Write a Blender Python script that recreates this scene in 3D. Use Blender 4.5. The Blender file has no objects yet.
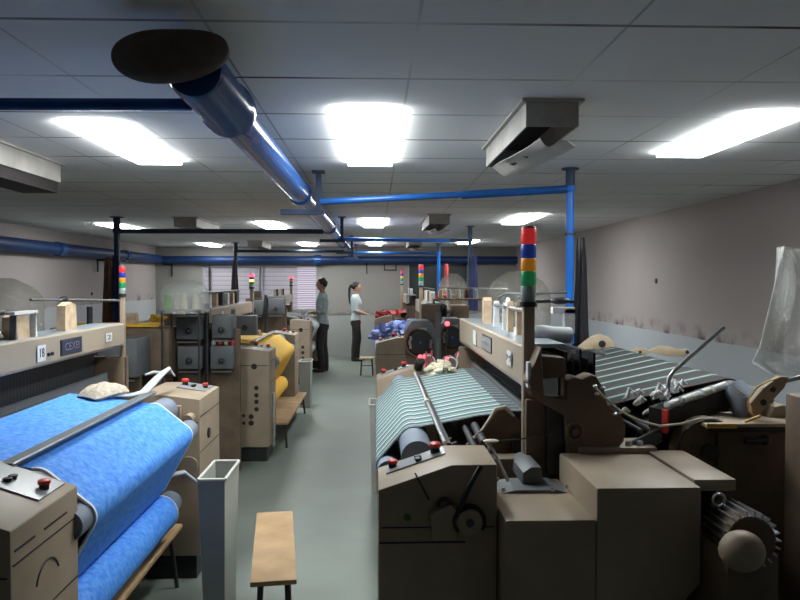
import bpy, bmesh, math, random
from mathutils import Vector, Matrix
random.seed(7)
PI = math.pi
sc = bpy.context.scene
col = sc.collection
CAM = Vector((0, 0, 1.7))
F = 730.0
YAW, PITCH = math.atan(25/F), math.atan(19/F)

def px2(px, py, Y):
    """world (x, z) of a photograph point lying at depth Y"""
    d = Vector(((px-400)/F, 1.0, -(py-300)/F))
    d = Matrix.Rotation(-PITCH, 3, 'X') @ d
    d = Matrix.Rotation(-YAW, 3, 'Z') @ d
    t = Y/d.y
    return d.x*t, CAM.z + d.z*t

# ------------------------------------------------------------------ materials
def nodes(m):
    m.use_nodes = True
    nt = m.node_tree
    return nt, nt.nodes.get('Principled BSDF')

def mat(name, rgb, rough=.6, metal=0, noise=.0, nscale=8, rgb2=None, spec=.4, bump=0, bscale=60):
    m = bpy.data.materials.new(name)
    nt, b = nodes(m)
    b.inputs['Roughness'].default_value = rough
    b.inputs['Metallic'].default_value = metal
    b.inputs['Specular IOR Level'].default_value = spec
    b.inputs['Base Color'].default_value = (*rgb, 1)
    if noise or rgb2:
        tc = nt.nodes.new('ShaderNodeTexCoord'); n = nt.nodes.new('ShaderNodeTexNoise')
        n.inputs['Scale'].default_value = nscale; n.inputs['Detail'].default_value = 6
        nt.links.new(tc.outputs['Object'], n.inputs['Vector'])
        r = nt.nodes.new('ShaderNodeValToRGB')
        c2 = rgb2 or tuple(c*(1-noise) for c in rgb)
        r.color_ramp.elements[0].position = .35; r.color_ramp.elements[0].color = (*c2, 1)
        r.color_ramp.elements[1].position = .65; r.color_ramp.elements[1].color = (*rgb, 1)
        nt.links.new(n.outputs['Fac'], r.inputs['Fac']); nt.links.new(r.outputs['Color'], b.inputs['Base Color'])
    if bump:
        tc = nt.nodes.new('ShaderNodeTexCoord'); n = nt.nodes.new('ShaderNodeTexNoise')
        n.inputs['Scale'].default_value = bscale
        bp = nt.nodes.new('ShaderNodeBump'); bp.inputs['Strength'].default_value = bump; bp.inputs['Distance'].default_value = .01
        nt.links.new(tc.outputs['Object'], n.inputs['Vector']); nt.links.new(n.outputs['Fac'], bp.inputs['Height'])
        nt.links.new(bp.outputs['Normal'], b.inputs['Normal'])
    return m

def emit(name, rgb, s, base=None):
    m = bpy.data.materials.new(name); nt, b = nodes(m)
    b.inputs['Base Color'].default_value = (*(base or rgb), 1)
    b.inputs['Emission Color'].default_value = (*rgb, 1)
    b.inputs['Emission Strength'].default_value = s
    b.inputs['Roughness'].default_value = .3
    return m

def math_node(nt, op, a, b=None, c=None):
    n = nt.nodes.new('ShaderNodeMath'); n.operation = op
    for i, v in enumerate((a, b, c)):
        if v is None: continue
        if isinstance(v, (int, float)): n.inputs[i].default_value = v
        else: nt.links.new(v, n.inputs[i])
    return n.outputs[0]

def stripes(name, axis, period, stops, rough=.8, nz=.25):
    """colour ramp repeating along one object axis"""
    m = bpy.data.materials.new(name); nt, b = nodes(m)
    b.inputs['Roughness'].default_value = rough; b.inputs['Specular IOR Level'].default_value = .2
    tc = nt.nodes.new('ShaderNodeTexCoord'); sp = nt.nodes.new('ShaderNodeSeparateXYZ')
    nt.links.new(tc.outputs['Object'], sp.inputs[0])
    v = math_node(nt, 'DIVIDE', sp.outputs[axis], period)
    v = math_node(nt, 'ADD', v, 100.0)
    v = math_node(nt, 'FRACT', v)
    r = nt.nodes.new('ShaderNodeValToRGB'); r.color_ramp.interpolation = 'LINEAR'
    els = r.color_ramp.elements
    els[0].position = stops[0][0]; els[0].color = (*stops[0][1], 1)
    els[1].position = stops[-1][0]; els[1].color = (*stops[-1][1], 1)
    for p, c in stops[1:-1]:
        e = els.new(p); e.color = (*c, 1)
    nt.links.new(v, r.inputs['Fac'])
    n = nt.nodes.new('ShaderNodeTexNoise'); n.inputs['Scale'].default_value = 90
    nt.links.new(tc.outputs['Object'], n.inputs['Vector'])
    mx = nt.nodes.new('ShaderNodeMix'); mx.data_type = 'RGBA'; mx.blend_type = 'MULTIPLY'
    mx.inputs[0].default_value = nz
    nt.links.new(r.outputs['Color'], mx.inputs[6]); nt.links.new(n.outputs['Color'], mx.inputs[7])
    nt.links.new(mx.outputs[2], b.inputs['Base Color'])
    return m

M = {}
M['paint'] = mat('machine_paint', (.345, .268, .195), .5, 0, .16, 5)
M['paint_dark'] = mat('brown_casting_paint', (.165, .115, .078), .55, 0, .3, 7)
M['beam'] = mat('beam_paint', (.37, .31, .24), .45, 0, .08, 4)
M['cast'] = mat('light_casting_paint', (.46, .36, .25), .5, 0, .15, 9)
M['beamtop'] = mat('beam_top_sheet', (.26, .30, .335), .35, .2, .1, 6)
M['black'] = mat('black_rubber', (.018, .018, .02), .5)
M['dark'] = mat('dark_steel', (.06, .06, .065), .45, .5, .3, 12)
M['steel'] = mat('brushed_steel', (.55, .56, .58), .28, .9, .15, 20)
M['grey'] = mat('grey_paint', (.125, .135, .145), .5, .1, .15, 9)
M['roller'] = mat('grey_roller_rubber', (.20, .235, .30), .6, 0, .12, 15)
M['red'] = mat('red_plastic', (.62, .05, .04), .35)
M['redcloth'] = mat('red_cloth', (.55, .06, .07), .8, 0, .4, 20)
M['blue'] = mat('blue_paint', (.012, .07, .25), .2, 0, .2, 5, spec=.25)
M['bluepost'] = mat('bright_blue_paint', (.008, .13, .52), .35, 0, .1, 5)
M['navy'] = mat('navy_pipe_paint', (.02, .04, .09), .45, 0, .3, 6)
M['rust'] = mat('dark_sacking', (.10, .075, .065), .9, 0, .4, 9, bump=.6, bscale=20)
M['wood'] = mat('plywood', (.48, .32, .17), .65, 0, 0, 5, rgb2=(.36, .22, .11))
M['palewood'] = mat('pale_wood', (.62, .46, .31), .7, 0, .3, 18)
M['whitecloth'] = mat('white_cloth', (.50, .52, .54), .85, 0, .2, 14)
M['yarn'] = mat('yarn_waste', (.55, .47, .38), .9, 0, .35, 40, bump=.8, bscale=80)
M['white'] = mat('white_plastic', (.72, .73, .74), .45, 0, .2, 40)
M['plate'] = mat('name_plate_paint', (.03, .04, .08), .4)
M['bin'] = mat('grey_green_plastic', (.40, .41, .37), .45, 0, .12, 6)
M['binrim'] = mat('bin_rim_plastic', (.50, .50, .45), .35)
M['cord'] = mat('cream_cord', (.62, .56, .46), .6)
M['yellowcord'] = mat('yellow_hose', (.65, .38, .06), .5)
M['green'] = mat('green_cone_yarn', (.12, .42, .05), .8)
M['cream'] = mat('cream_cone_yarn', (.62, .56, .42), .8)
M['brownc'] = mat('brown_hanging_cloth', (.15, .07, .035), .85, 0, .3, 12)
M['navyc'] = mat('navy_hanging_cloth', (.02, .025, .09), .8, 0, .4, 12)
M['blackc'] = mat('black_hanging_bag', (.018, .018, .022), .3, 0, .3, 12, spec=.6)
M['skin'] = mat('skin', (.28, .15, .095), .55)
M['skin2'] = mat('tan_skin', (.40, .23, .15), .55)
M['hair'] = mat('black_hair', (.012, .010, .010), .5)
M['shirtm'] = mat('grey_blue_shirt', (.27, .32, .34), .85, 0, .3, 16)
M['shirtw'] = mat('pale_shirt', (.40, .47, .49), .85, 0, .15, 14)
M['trouser'] = mat('dark_trousers', (.028, .024, .026), .85)
M['shoe'] = mat('brown_shoe', (.05, .03, .022), .5)
M['bluecloth'] = mat('blue_cotton', (.035, .22, .80), .75, 0, 0, 45, rgb2=(.12, .37, .90), bump=.15, bscale=200)
M['paleblue'] = mat('pale_blue_cotton', (.22, .29, .60), .8, 0, .25, 12)
M['yellowcloth'] = mat('yellow_cotton', (.86, .50, .045), .75, 0, .08, 30)
M['selvage'] = mat('white_selvage', (.75, .78, .85), .8)
M['ac'] = mat('aged_vent_sheet', (.48, .45, .42), .6, 0, .25, 6)
M['acdark'] = mat('vent_interior', (.03, .025, .025), .8)
M['green_btn'] = mat('green_button', (.02, .12, .04), .4)
M['lens_r'] = emit('red_lens', (1, .05, .05), .12, (.65, .03, .04))
M['lens_b'] = emit('blue_lens', (.05, .15, .9), .03, (.01, .04, .35))
M['lens_o'] = emit('orange_lens', (1, .4, .03), .06, (.75, .26, .02))
M['lens_g'] = emit('green_lens', (.05, .6, .2), .04, (.005, .22, .075))
M['lens_c'] = mat('clear_lens', (.30, .36, .35), .15)
M['lens_ron'] = emit('lit_red_lens', (1, .06, .10), 1.6)
M['lens_oon'] = emit('lit_orange_lens', (1, .45, .12), 1.4)
M['led'] = emit('red_lamp', (1, .05, .07), 3.0)
M['display'] = mat('display_panel', (.30, .31, .32), .25)
M['diffuser'] = emit('lamp_diffuser', (.95, 1.0, .985), 15.5, (.9, .9, .9))
M['frame'] = mat('lamp_frame', (.5, .5, .5), .5)

def m_plastic(name, a, tint=(.75, .77, .74)):
    m = bpy.data.materials.new(name); m.use_nodes = True; nt = m.node_tree
    nt.nodes.clear()
    out = nt.nodes.new('ShaderNodeOutputMaterial'); mix = nt.nodes.new('ShaderNodeMixShader')
    tr = nt.nodes.new('ShaderNodeBsdfTransparent'); mix2 = nt.nodes.new('ShaderNodeMixShader')
    df = nt.nodes.new('ShaderNodeBsdfDiffuse'); gl = nt.nodes.new('ShaderNodeBsdfGlossy')
    df.inputs[0].default_value = (*tint, 1); gl.inputs['Roughness'].default_value = .18
    mix2.inputs[0].default_value = .3
    nt.links.new(df.outputs[0], mix2.inputs[1]); nt.links.new(gl.outputs[0], mix2.inputs[2])
    mix.inputs[0].default_value = a
    nt.links.new(tr.outputs[0], mix.inputs[1]); nt.links.new(mix2.outputs[0], mix.inputs[2])
    n = nt.nodes.new('ShaderNodeTexNoise'); n.inputs['Scale'].default_value = 9; n.inputs['Distortion'].default_value = 2
    bp = nt.nodes.new('ShaderNodeBump'); bp.inputs['Distance'].default_value = .03
    nt.links.new(n.outputs['Fac'], bp.inputs['Height']); nt.links.new(bp.outputs[0], gl.inputs['Normal'])
    nt.links.new(mix.outputs[0], out.inputs[0])
    return m
M['plastic'] = m_plastic('clear_polythene', .42)
M['plastic2'] = m_plastic('cloudy_polythene', .5, (.50, .47, .40))

CL, TD, PK, DK = (.62, .80, .82), (.035, .17, .175), (.40, .31, .31), (.05, .13, .135)
M['stripecloth'] = stripes('striped_shirting', 1, .104, [(0, TD), (.10, TD), (.17, CL), (.27, CL), (.34, DK), (.46, DK), (.52, PK), (.66, PK), (.72, DK), (.92, DK), (1, TD)])
M['stripewarp'] = stripes('striped_warp', 1, .176, [(0, (.03, .045, .05)), (.30, (.045, .05, .05)), (.38, (.27, .37, .36)), (.46, (.27, .37, .36)), (.54, (.045, .045, .045)), (.75, (.065, .045, .038)), (1, (.03, .045, .05))])
M['greywarp'] = stripes('dark_warp', 1, .03, [(0, (.10, .10, .12)), (.5, (.22, .22, .24)), (1, (.10, .10, .12))])
M['heddle'] = stripes('heddle_wires', 1, .034, [(0, (.018, .019, .023)), (.45, (.05, .052, .06)), (1, (.018, .019, .023))], .5)
M['reed'] = stripes('reed_wires', 1, .022, [(0, (.10, .105, .12)), (.5, (.19, .20, .22)), (1, (.10, .105, .12))], .4)
M['shed'] = stripes('shed_threads', 1, .088, [(0, (.07, .08, .085)), (.2, (.10, .12, .13)), (.35, (.30, .36, .37)), (.5, (.08, .09, .10)), (1, (.07, .08, .085))])
M['wallblue'] = mat('dull_blue_duct_paint', (.008, .035, .13), .5, 0, .2, 3)

def m_ceiling():
    m = bpy.data.materials.new('ceiling_tiles'); nt, b = nodes(m)
    b.inputs['Roughness'].default_value = .9
    g = nt.nodes.new('ShaderNodeNewGeometry'); sp = nt.nodes.new('ShaderNodeSeparateXYZ')
    nt.links.new(g.outputs['Position'], sp.inputs[0])
    n = nt.nodes.new('ShaderNodeTexNoise'); n.inputs['Scale'].default_value = 1.1; n.inputs['Detail'].default_value = 5
    nt.links.new(g.outputs['Position'], n.inputs['Vector'])
    def seam(ax, period, off, w, soft):
        v = math_node(nt, 'ADD', sp.outputs[ax], 60*period - off)
        v = math_node(nt, 'DIVIDE', v, period)
        v = math_node(nt, 'FRACT', v)
        v = math_node(nt, 'SUBTRACT', v, .5)
        v = math_node(nt, 'ABSOLUTE', v)           # .5 at the seam
        return math_node(nt, 'GREATER_THAN', v, .5 - w/period)
    s1 = seam(1, .6, 3.4, .010, 0)
    s2 = seam(0, .635, .13, .005, 0)
    vis = math_node(nt, 'MULTIPLY_ADD', n.outputs['Fac'], 3.2, -1.05)
    vis.node.use_clamp = True
    s2 = math_node(nt, 'MULTIPLY', s2, .55)
    s = math_node(nt, 'MAXIMUM', s1, s2)
    s = math_node(nt, 'MULTIPLY', s, vis)
    r = nt.nodes.new('ShaderNodeValToRGB')
    r.color_ramp.elements[0].position = .3; r.color_ramp.elements[0].color = (.72, .725, .73, 1)
    r.color_ramp.elements[1].position = .7; r.color_ramp.elements[1].color = (.82, .825, .83, 1)
    nt.links.new(n.outputs['Fac'], r.inputs['Fac'])
    mx = nt.nodes.new('ShaderNodeMix'); mx.data_type = 'RGBA'
    nt.links.new(s, mx.inputs[0]); nt.links.new(r.outputs['Color'], mx.inputs[6]); mx.inputs[7].default_value = (.06, .055, .055, 1)
    nt.links.new(mx.outputs[2], b.inputs['Base Color'])
    return m

def m_wall(upper, lower, line):
    m = bpy.data.materials.new('two_tone_wall'); nt, b = nodes(m)
    b.inputs['Roughness'].default_value = .8
    g = nt.nodes.new('ShaderNodeNewGeometry'); sp = nt.nodes.new('ShaderNodeSeparateXYZ')
    nt.links.new(g.outputs['Position'], sp.inputs[0])
    n = nt.nodes.new('ShaderNodeTexNoise'); n.inputs['Scale'].default_value = 5; n.inputs['Detail'].default_value = 8
    n2 = nt.nodes.new('ShaderNodeTexNoise'); n2.inputs['Scale'].default_value = .8; n2.inputs['Detail'].default_value = 6
    for k in (n, n2): nt.links.new(g.outputs['Position'], k.inputs['Vector'])
    z = math_node(nt, 'MULTIPLY_ADD', n.outputs['Fac'], .03, sp.outputs[2])
    up = math_node(nt, 'GREATER_THAN', z, line + .015)
    # dirt band above the line, with ragged tops
    zz = math_node(nt, 'SUBTRACT', sp.outputs[2], line)
    band = math_node(nt, 'MULTIPLY_ADD', zz, -6.5, 1.0); band.node.use_clamp = True
    nn = math_node(nt, 'MULTIPLY_ADD', n.outputs['Fac'], 5.0, -2.35); nn.node.use_clamp = True
    dirt = math_node(nt, 'MULTIPLY', band, nn)
    dirt = math_node(nt, 'MULTIPLY', dirt, up)
    cu = nt.nodes.new('ShaderNodeMix'); cu.data_type = 'RGBA'
    nt.links.new(n2.outputs['Fac'], cu.inputs[0])
    cu.inputs[6].default_value = (*upper, 1); cu.inputs[7].default_value = (*[c*.82 for c in upper], 1)
    c1 = nt.nodes.new('ShaderNodeMix'); c1.data_type = 'RGBA'
    nt.links.new(up, c1.inputs[0]); c1.inputs[6].default_value = (*lower, 1); nt.links.new(cu.outputs[2], c1.inputs[7])
    c2 = nt.nodes.new('ShaderNodeMix'); c2.data_type = 'RGBA'
    nt.links.new(dirt, c2.inputs[0]); nt.links.new(c1.outputs[2], c2.inputs[6]); c2.inputs[7].default_value = (.07, .04, .04, 1)
    nt.links.new(c2.outputs[2], b.inputs['Base Color'])
    return m

def m_floor():
    m = bpy.data.materials.new('painted_concrete'); nt, b = nodes(m)
    g = nt.nodes.new('ShaderNodeNewGeometry')
    n = nt.nodes.new('ShaderNodeTexNoise'); n.inputs['Scale'].default_value = 1.6; n.inputs['Detail'].default_value = 7
    nt.links.new(g.outputs['Position'], n.inputs['Vector'])
    r = nt.nodes.new('ShaderNodeValToRGB')
    r.color_ramp.elements[0].position = .35; r.color_ramp.elements[0].color = (.16, .185, .165, 1)
    r.color_ramp.elements[1].position = .65; r.color_ramp.elements[1].color = (.21, .24, .21, 1)
    nt.links.new(n.outputs['Fac'], r.inputs['Fac']); nt.links.new(r.outputs['Color'], b.inputs['Base Color'])
    r2 = nt.nodes.new('ShaderNodeMapRange'); r2.inputs[3].default_value = .33; r2.inputs[4].default_value = .55
    nt.links.new(n.outputs['Fac'], r2.inputs[0]); nt.links.new(r2.outputs[0], b.inputs['Roughness'])
    return m

# ------------------------------------------------------------------ mesh builder
class MB:
    def __init__(s, sx=1): s.bm = bmesh.new(); s.sx = sx
    def box(s, x0, x1, y0, y1, z0, z1):
        v = [s.bm.verts.new((x, y, z)) for x in (x0, x1) for y in (y0, y1) for z in (z0, z1)]
        for f in ((0,1,3,2),(4,6,7,5),(0,4,5,1),(2,3,7,6),(0,2,6,4),(1,5,7,3)):
            s.bm.faces.new([v[i] for i in f])
        return s
    def prism(s, pts, axis, a0, a1):
        """polygon (two remaining axes in order) extruded along axis"""
        def P(p, a):
            q = list(p); q.insert(axis, a); return q
        A = [s.bm.verts.new(P(p, a0)) for p in pts]; B = [s.bm.verts.new(P(p, a1)) for p in pts]
        s.bm.faces.new(A); s.bm.faces.new(B[::-1])
        n = len(pts)
        for i in range(n): s.bm.faces.new((A[i], B[i], B[(i+1) % n], A[(i+1) % n]))
        return s
    def loft(s, rings, cap=True):
        R = [[s.bm.verts.new(p) for p in r] for r in rings]
        n = len(R[0])
        for a, b in zip(R, R[1:]):
            for i in range(n): s.bm.faces.new((a[i], a[(i+1) % n], b[(i+1) % n], b[i]))
        if cap: s.bm.faces.new(R[0][::-1]); s.bm.faces.new(R[-1])
        return s
    def tube(s, pts, r, n=12, cap=True):
        """round tube along points; r is a number or a list (or list of (ra, rb) pairs)"""
        pts = [Vector(p) for p in pts]
        rs = r if isinstance(r, list) else [r]*len(pts)
        rings = []; ref = None
        for i, p in enumerate(pts):
            t = (pts[min(i+1, len(pts)-1)] - pts[max(i-1, 0)]).normalized()
            if ref is None:
                ref = Vector((0, 0, 1)) if abs(t.z) < .8 else Vector((0, 1, 0))
            a = (ref - t*ref.dot(t)).normalized(); b = t.cross(a); ref = a
            ra, rb = rs[i] if isinstance(rs[i], tuple) else (rs[i], rs[i])
            rings.append([p + a*ra*math.cos(2*PI*k/n) + b*rb*math.sin(2*PI*k/n) for k in range(n)])
        return s.loft(rings, cap)
    def cyl(s, p0, p1, r, n=24, r2=None): return s.tube([p0, p1], [r, r if r2 is None else r2], n)
    def ring(s, c, axis, R, r, n=28, m=8, arc=(0, 2*PI)):
        full = abs(arc[1]-arc[0]-2*PI) < 1e-6
        pts = []
        for k in range(n + (0 if full else 1)):
            a = arc[0] + (arc[1]-arc[0])*k/n
            q = [R*math.cos(a), R*math.sin(a)]; q.insert(axis, 0); pts.append(Vector(c)+Vector(q))
        if not full: return s.tube(pts, r, m)
        rows = []
        for k, p in enumerate(pts):
            o = (p-Vector(c)).normalized(); ax = Vector((0, 0, 0)); ax[axis] = 1
            rows.append([s.bm.verts.new(p + o*r*math.cos(2*PI*j/m) + ax*r*math.sin(2*PI*j/m)) for j in range(m)])
        for k in range(len(rows)):
            a, b = rows[k], rows[(k+1) % len(rows)]
            for j in range(m): s.bm.faces.new((a[j], a[(j+1) % m], b[(j+1) % m], b[j]))
        return s
    def ell(s, c, r, n=16, m=10):
        c = Vector(c); rings = []
        for i in range(1, m):
            t = PI*i/m
            rings.append([c + Vector((r[0]*math.sin(t)*math.cos(2*PI*k/n), r[1]*math.sin(t)*math.sin(2*PI*k/n), r[2]*math.cos(t))) for k in range(n)])
        return s.loft(rings)
    def sheet(s, prof, y0, y1, th=.003, seg=1):
        """x-z profile swept along y with a little thickness"""
        prof = [Vector((p[0], 0, p[1])) for p in prof]
        nor = []
        for i in range(len(prof)):
            t = (prof[min(i+1, len(prof)-1)] - prof[max(i-1, 0)]).normalized()
            nor.append(Vector((-t.z, 0, t.x))*th)
        loop = [p+q for p, q in zip(prof, nor)] + [p-q for p, q in reversed(list(zip(prof, nor)))]
        rings = [[Vector((p.x, y0+(y1-y0)*k/seg, p.z)) for p in loop] for k in range(seg+1)]
        return s.loft(rings)
    def build(s, name, m, parent=None, smooth=True, bevel=0, loc=None):
        if s.sx < 0:
            for v in s.bm.verts: v.co.x *= -1
        bmesh.ops.recalc_face_normals(s.bm, faces=s.bm.faces)
        me = bpy.data.meshes.new(name); s.bm.to_mesh(me); s.bm.free()
        o = bpy.data.objects.new(name, me); col.objects.link(o)
        me.materials.append(M[m] if isinstance(m, str) else m)
        if parent: o.parent = parent
        if loc: o.location = loc
        if smooth:
            for p in me.polygons: p.use_smooth = True
            md = o.modifiers.new('ws', 'EDGE_SPLIT'); md.split_angle = math.radians(38)
        if bevel:
            md = o.modifiers.new('bevel', 'BEVEL'); md.width = bevel; md.segments = 2; md.limit_method = 'ANGLE'; md.angle_limit = math.radians(50)
            if smooth: # bevel before the split
                o.modifiers.move(1, 0)
        return o

def tag(o, label=None, cat=None, group=None, kind=None):
    if label: o['label'] = label
    if cat: o['category'] = cat
    if group: o['group'] = group
    if kind: o['kind'] = kind
    return o
def empty(name, loc, label, cat, group=None, rz=0):
    o = bpy.data.objects.new(name, None); col.objects.link(o)
    o.empty_display_size = .1; o.location = loc; o.rotation_euler.z = rz
    return tag(o, label, cat, group)
def copy_tree(o, parent=None):
    c = o.copy(); col.objects.link(c)
    if parent: c.parent = parent
    for ch in list(o.children): copy_tree(ch, c)
    return c
def text(s, size, m, parent, loc, rot, name='lettering', sx=1):
    cu = bpy.data.curves.new(name, 'FONT'); cu.body = s; cu.size = size; cu.extrude = .0008
    cu.align_x = 'CENTER'; cu.align_y = 'CENTER'; cu.materials.append(M[m])
    tmp = bpy.data.objects.new(name, cu); col.objects.link(tmp)
    bpy.context.view_layer.update()
    me = bpy.data.meshes.new_from_object(tmp.evaluated_get(bpy.context.evaluated_depsgraph_get()))
    bpy.data.objects.remove(tmp); bpy.data.curves.remove(cu)
    o = bpy.data.objects.new(name, me); col.objects.link(o); o.parent = parent
    o.location = loc; o.rotation_euler = rot; o.scale.x = sx
    return o

# ------------------------------------------------------------------ room
XL, XR, YB, YF, ZC = -4.9, 3.2, 16.5, -1.2, 2.47
MC, MF = m_ceiling(), m_floor()
MWR = m_wall((.40, .35, .34), (.40, .43, .46), 1.13)
MWB = m_wall((.27, .26, .245), (.33, .34, .33), .95)
MWL = m_wall((.41, .36, .35), (.44, .44, .46), 1.30)
tag(MB().box(XL-.2, XR+.2, YF-.2, YB+.2, -.1, 0).build('floor', MF, smooth=False), kind='structure')
tag(MB().box(XL-.2, XR+.2, YF-.2, YB+.2, ZC, ZC+.1).build('ceiling', MC, smooth=False), kind='structure')
tag(MB().box(XR, XR+.2, YF, YB, 0, ZC).build('wall_right', MWR, smooth=False), kind='structure')
tag(MB().box(XL-.2, XL, YF, YB, 0, ZC).build('wall_left', MWL, smooth=False), kind='structure')
tag(MB().box(XL-.2, XR+.2, YF-.2, YF, 0, ZC).build('wall_front', MWB, smooth=False), kind='structure')
# back wall with two window openings
W1 = (-3.86, -1.30, 1.05, 2.04)
W2 = (.74, 2.12, 1.15, 2.10)
b = MB()
xs = [XL-.2, W1[0], W1[1], W2[0], W2[1], XR+.2]
for i in (0, 2, 4): b.box(xs[i], xs[i+1], YB, YB+.2, 0, ZC)
for w in (W1, W2): b.box(w[0], w[1], YB, YB+.2, 0, w[2]); b.box(w[0], w[1], YB, YB+.2, w[3], ZC)
tag(b.build('wall_back', MWB, smooth=False), kind='structure')
tag(MB().box(-1.2, .9, YB-.012, YB, .94, .965).build('trim_1', mat('rail_line', (.20, .17, .16), .8), smooth=False), kind='structure')

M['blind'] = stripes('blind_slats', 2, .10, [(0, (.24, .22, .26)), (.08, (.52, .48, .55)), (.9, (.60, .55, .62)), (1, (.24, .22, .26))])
M['skyglow'] = emit('daylit_glass', (.86, .74, .95), .42, (.5, .5, .5))
M['darkglass'] = mat('dark_glass', (.045, .055, .055), .25)
win = MB().box(W1[0], W1[1], YB+.10, YB+.11, W1[2], W1[3]).build('window_1', 'skyglow', smooth=False); tag(win, kind='structure')
b = MB()
for k in range(10):
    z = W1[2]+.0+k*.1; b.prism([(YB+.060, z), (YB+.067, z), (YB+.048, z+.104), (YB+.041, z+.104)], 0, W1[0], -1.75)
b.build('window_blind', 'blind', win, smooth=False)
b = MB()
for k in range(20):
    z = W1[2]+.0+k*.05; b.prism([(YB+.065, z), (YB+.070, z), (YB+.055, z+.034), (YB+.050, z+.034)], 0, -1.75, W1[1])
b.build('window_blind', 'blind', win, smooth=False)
b = MB()
for x in (W1[0], -2.62, -2.56, W1[1]-.03): b.box(x, x+.03, YB-.01, YB+.12, W1[2], W1[3])
b.box(W1[0], W1[1], YB-.01, YB+.12, W1[3]-.02, W1[3]); b.box(W1[0], W1[1], YB-.01, YB+.12, W1[2], W1[2]+.03)
b.build('window_frame', mat('window_frame_paint', (.33, .33, .35), .5), win, smooth=False)
win = MB().box(W2[0], W2[1], YB+.10, YB+.11, W2[2], W2[3]).build('window_2', 'darkglass', smooth=False); tag(win, kind='structure')
b = MB()
for x in (W2[0], 1.62, W2[1]-.03): b.box(x, x+.035, YB-.01, YB+.12, W2[2], W2[3])
b.box(W2[0], W2[1], YB-.01, YB+.12, W2[3]-.03, W2[3]); b.box(W2[0], W2[1], YB-.01, YB+.12, W2[2], W2[2]+.03)
b.build('window_frame', mat('window_frame_grey', (.28, .29, .28), .5), win, smooth=False)

tag(MB().cyl((XR-.012, 8.2, 1.70), (XR, 8.2, 1.70), .03, 16).build('wall_plug', 'black'), 'small dark round plug on the bare right wall', 'wall plug')
tag(MB().cyl((XL, 12.8, 1.48), (XL+.012, 12.8, 1.48), .03, 16).build('wall_plug', 'black'), 'small dark round plug on the left wall', 'wall plug')
# ------------------------------------------------------------------ ceiling lights
def light(x, y0, y1, label, w=.27):
    r = empty('ceiling_light', (x, (y0+y1)/2, ZC), label, 'ceiling light', 'fluorescent ceiling panels')
    L = (y1-y0)/2; h = w/2
    b = MB(); b.box(-h-.004, h+.004, -L-.004, L+.004, -.003, -.0005)
    b.build('frame', 'frame', r, smooth=False)
    MB().box(-h, h, -L, L, -.026, -.0032).build('diffuser', 'diffuser', r, smooth=False)
    return r
light(-1.37, 3.57, 4.74, 'long bright ceiling panel beside the blue duct, nearest of the left side')
light(-.03, 3.25, 4.75, 'glaring bright ceiling panel over the near end of the central aisle', .28)
light(1.83, 3.28, 4.36, 'long bright ceiling panel near the bare right wall')
light(-1.42, 9.5, 10.7, 'bright ceiling panel left of the duct, over the yellow cloth loom')
light(-.02, 9.0, 10.2, 'bright ceiling panel above the middle of the aisle')
light(1.81, 8.3, 9.6, 'bright ceiling panel right of the vertical blue post')
light(-3.55, 9.8, 10.9, 'thin bright ceiling panel crossed by the dark hanging pipe near the left wall')
light(-1.40, 14.6, 15.8, 'small far ceiling panel left of the duct above the window')
light(0.0, 14.2, 15.4, 'small far ceiling panel above the far end of the aisle')
light(1.81, 13.6, 14.8, 'small far ceiling panel crossed by a thin post on the right side')
light(-3.46, 14.9, 16.0, 'farthest small ceiling panel near the left wall')

# ------------------------------------------------------------------ blue main duct and wall ducts
DX, DZ, DR = -.53, 2.32, .072
d = empty('air_duct', (DX, 2.3, 0), 'large glossy blue duct running along the ceiling above the aisle', 'duct')
MB().cyl((0, -.05, DZ), (0, 14.0, DZ), DR, 32).build('duct_pipe', 'blue', d)
def flange(y, R, L): MB().cyl((0, y, DZ), (0, y+L, DZ), R, 32).build('flange', 'blue', d)
MB().tube([(0, -.12, DZ), (0, -.1, DZ), (0, .32, DZ), (0, .34, DZ), (0, .40, DZ), (0, .42, DZ)], [.078, .086, .088, .098, .098, .074], 32).build('socket', 'blue', d)
for y, R, L in ((2.9, .084, .07), (6.1, .084, .07), (9.6, .084, .07)): flange(y, R, L)
s_ = empty('sack_bundle', (-.585, 2.12, 0), 'dark brown sack bundle wrapped over the near end of the blue duct', 'sack')
b = MB(); b.tube([(-.17, .05, 2.375), (-.13, .04, 2.365), (-.06, .0, 2.355), (.04, .02, 2.365), (.11, .03, 2.385), (.16, .05, 2.40)],
        [.03, .06, .078, .075, .06, .03], 20)
o = b.build('wrapping', 'rust', s_, smooth=False); md = o.modifiers.new('sub', 'SUBSURF'); md.levels = md.render_levels = 2
for p in o.data.polygons: p.use_smooth = True
o.location.z = -.018

def hanger(Y, label, zb=2.20):
    h = empty('pipe_hanger', (DX, Y, 0), label, 'hanger', 'trapeze hangers under the blue duct')
    MB().box(.115, .155, -.02, .02, zb, ZC).build('strut', 'navy', h, smooth=False)
    MB().box(-.13, .175, -.03, .03, zb-.035, zb).build('cross_bar', 'navy', h, smooth=False)
    MB().box(.09, .18, -.05, .05, ZC-.012, ZC).build('ceiling_plate', 'navy', h, smooth=False)
hanger(5.16, 'dark hanger bracket under the blue duct, nearest of the row')
hanger(8.8, 'dark hanger bracket under the duct past the second ceiling lamp')
hanger(12.5, 'small dark hanger bracket under the duct, third from the near end')
hanger(15.4, 'tiny hanger bracket at the far end of the blue duct')

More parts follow.
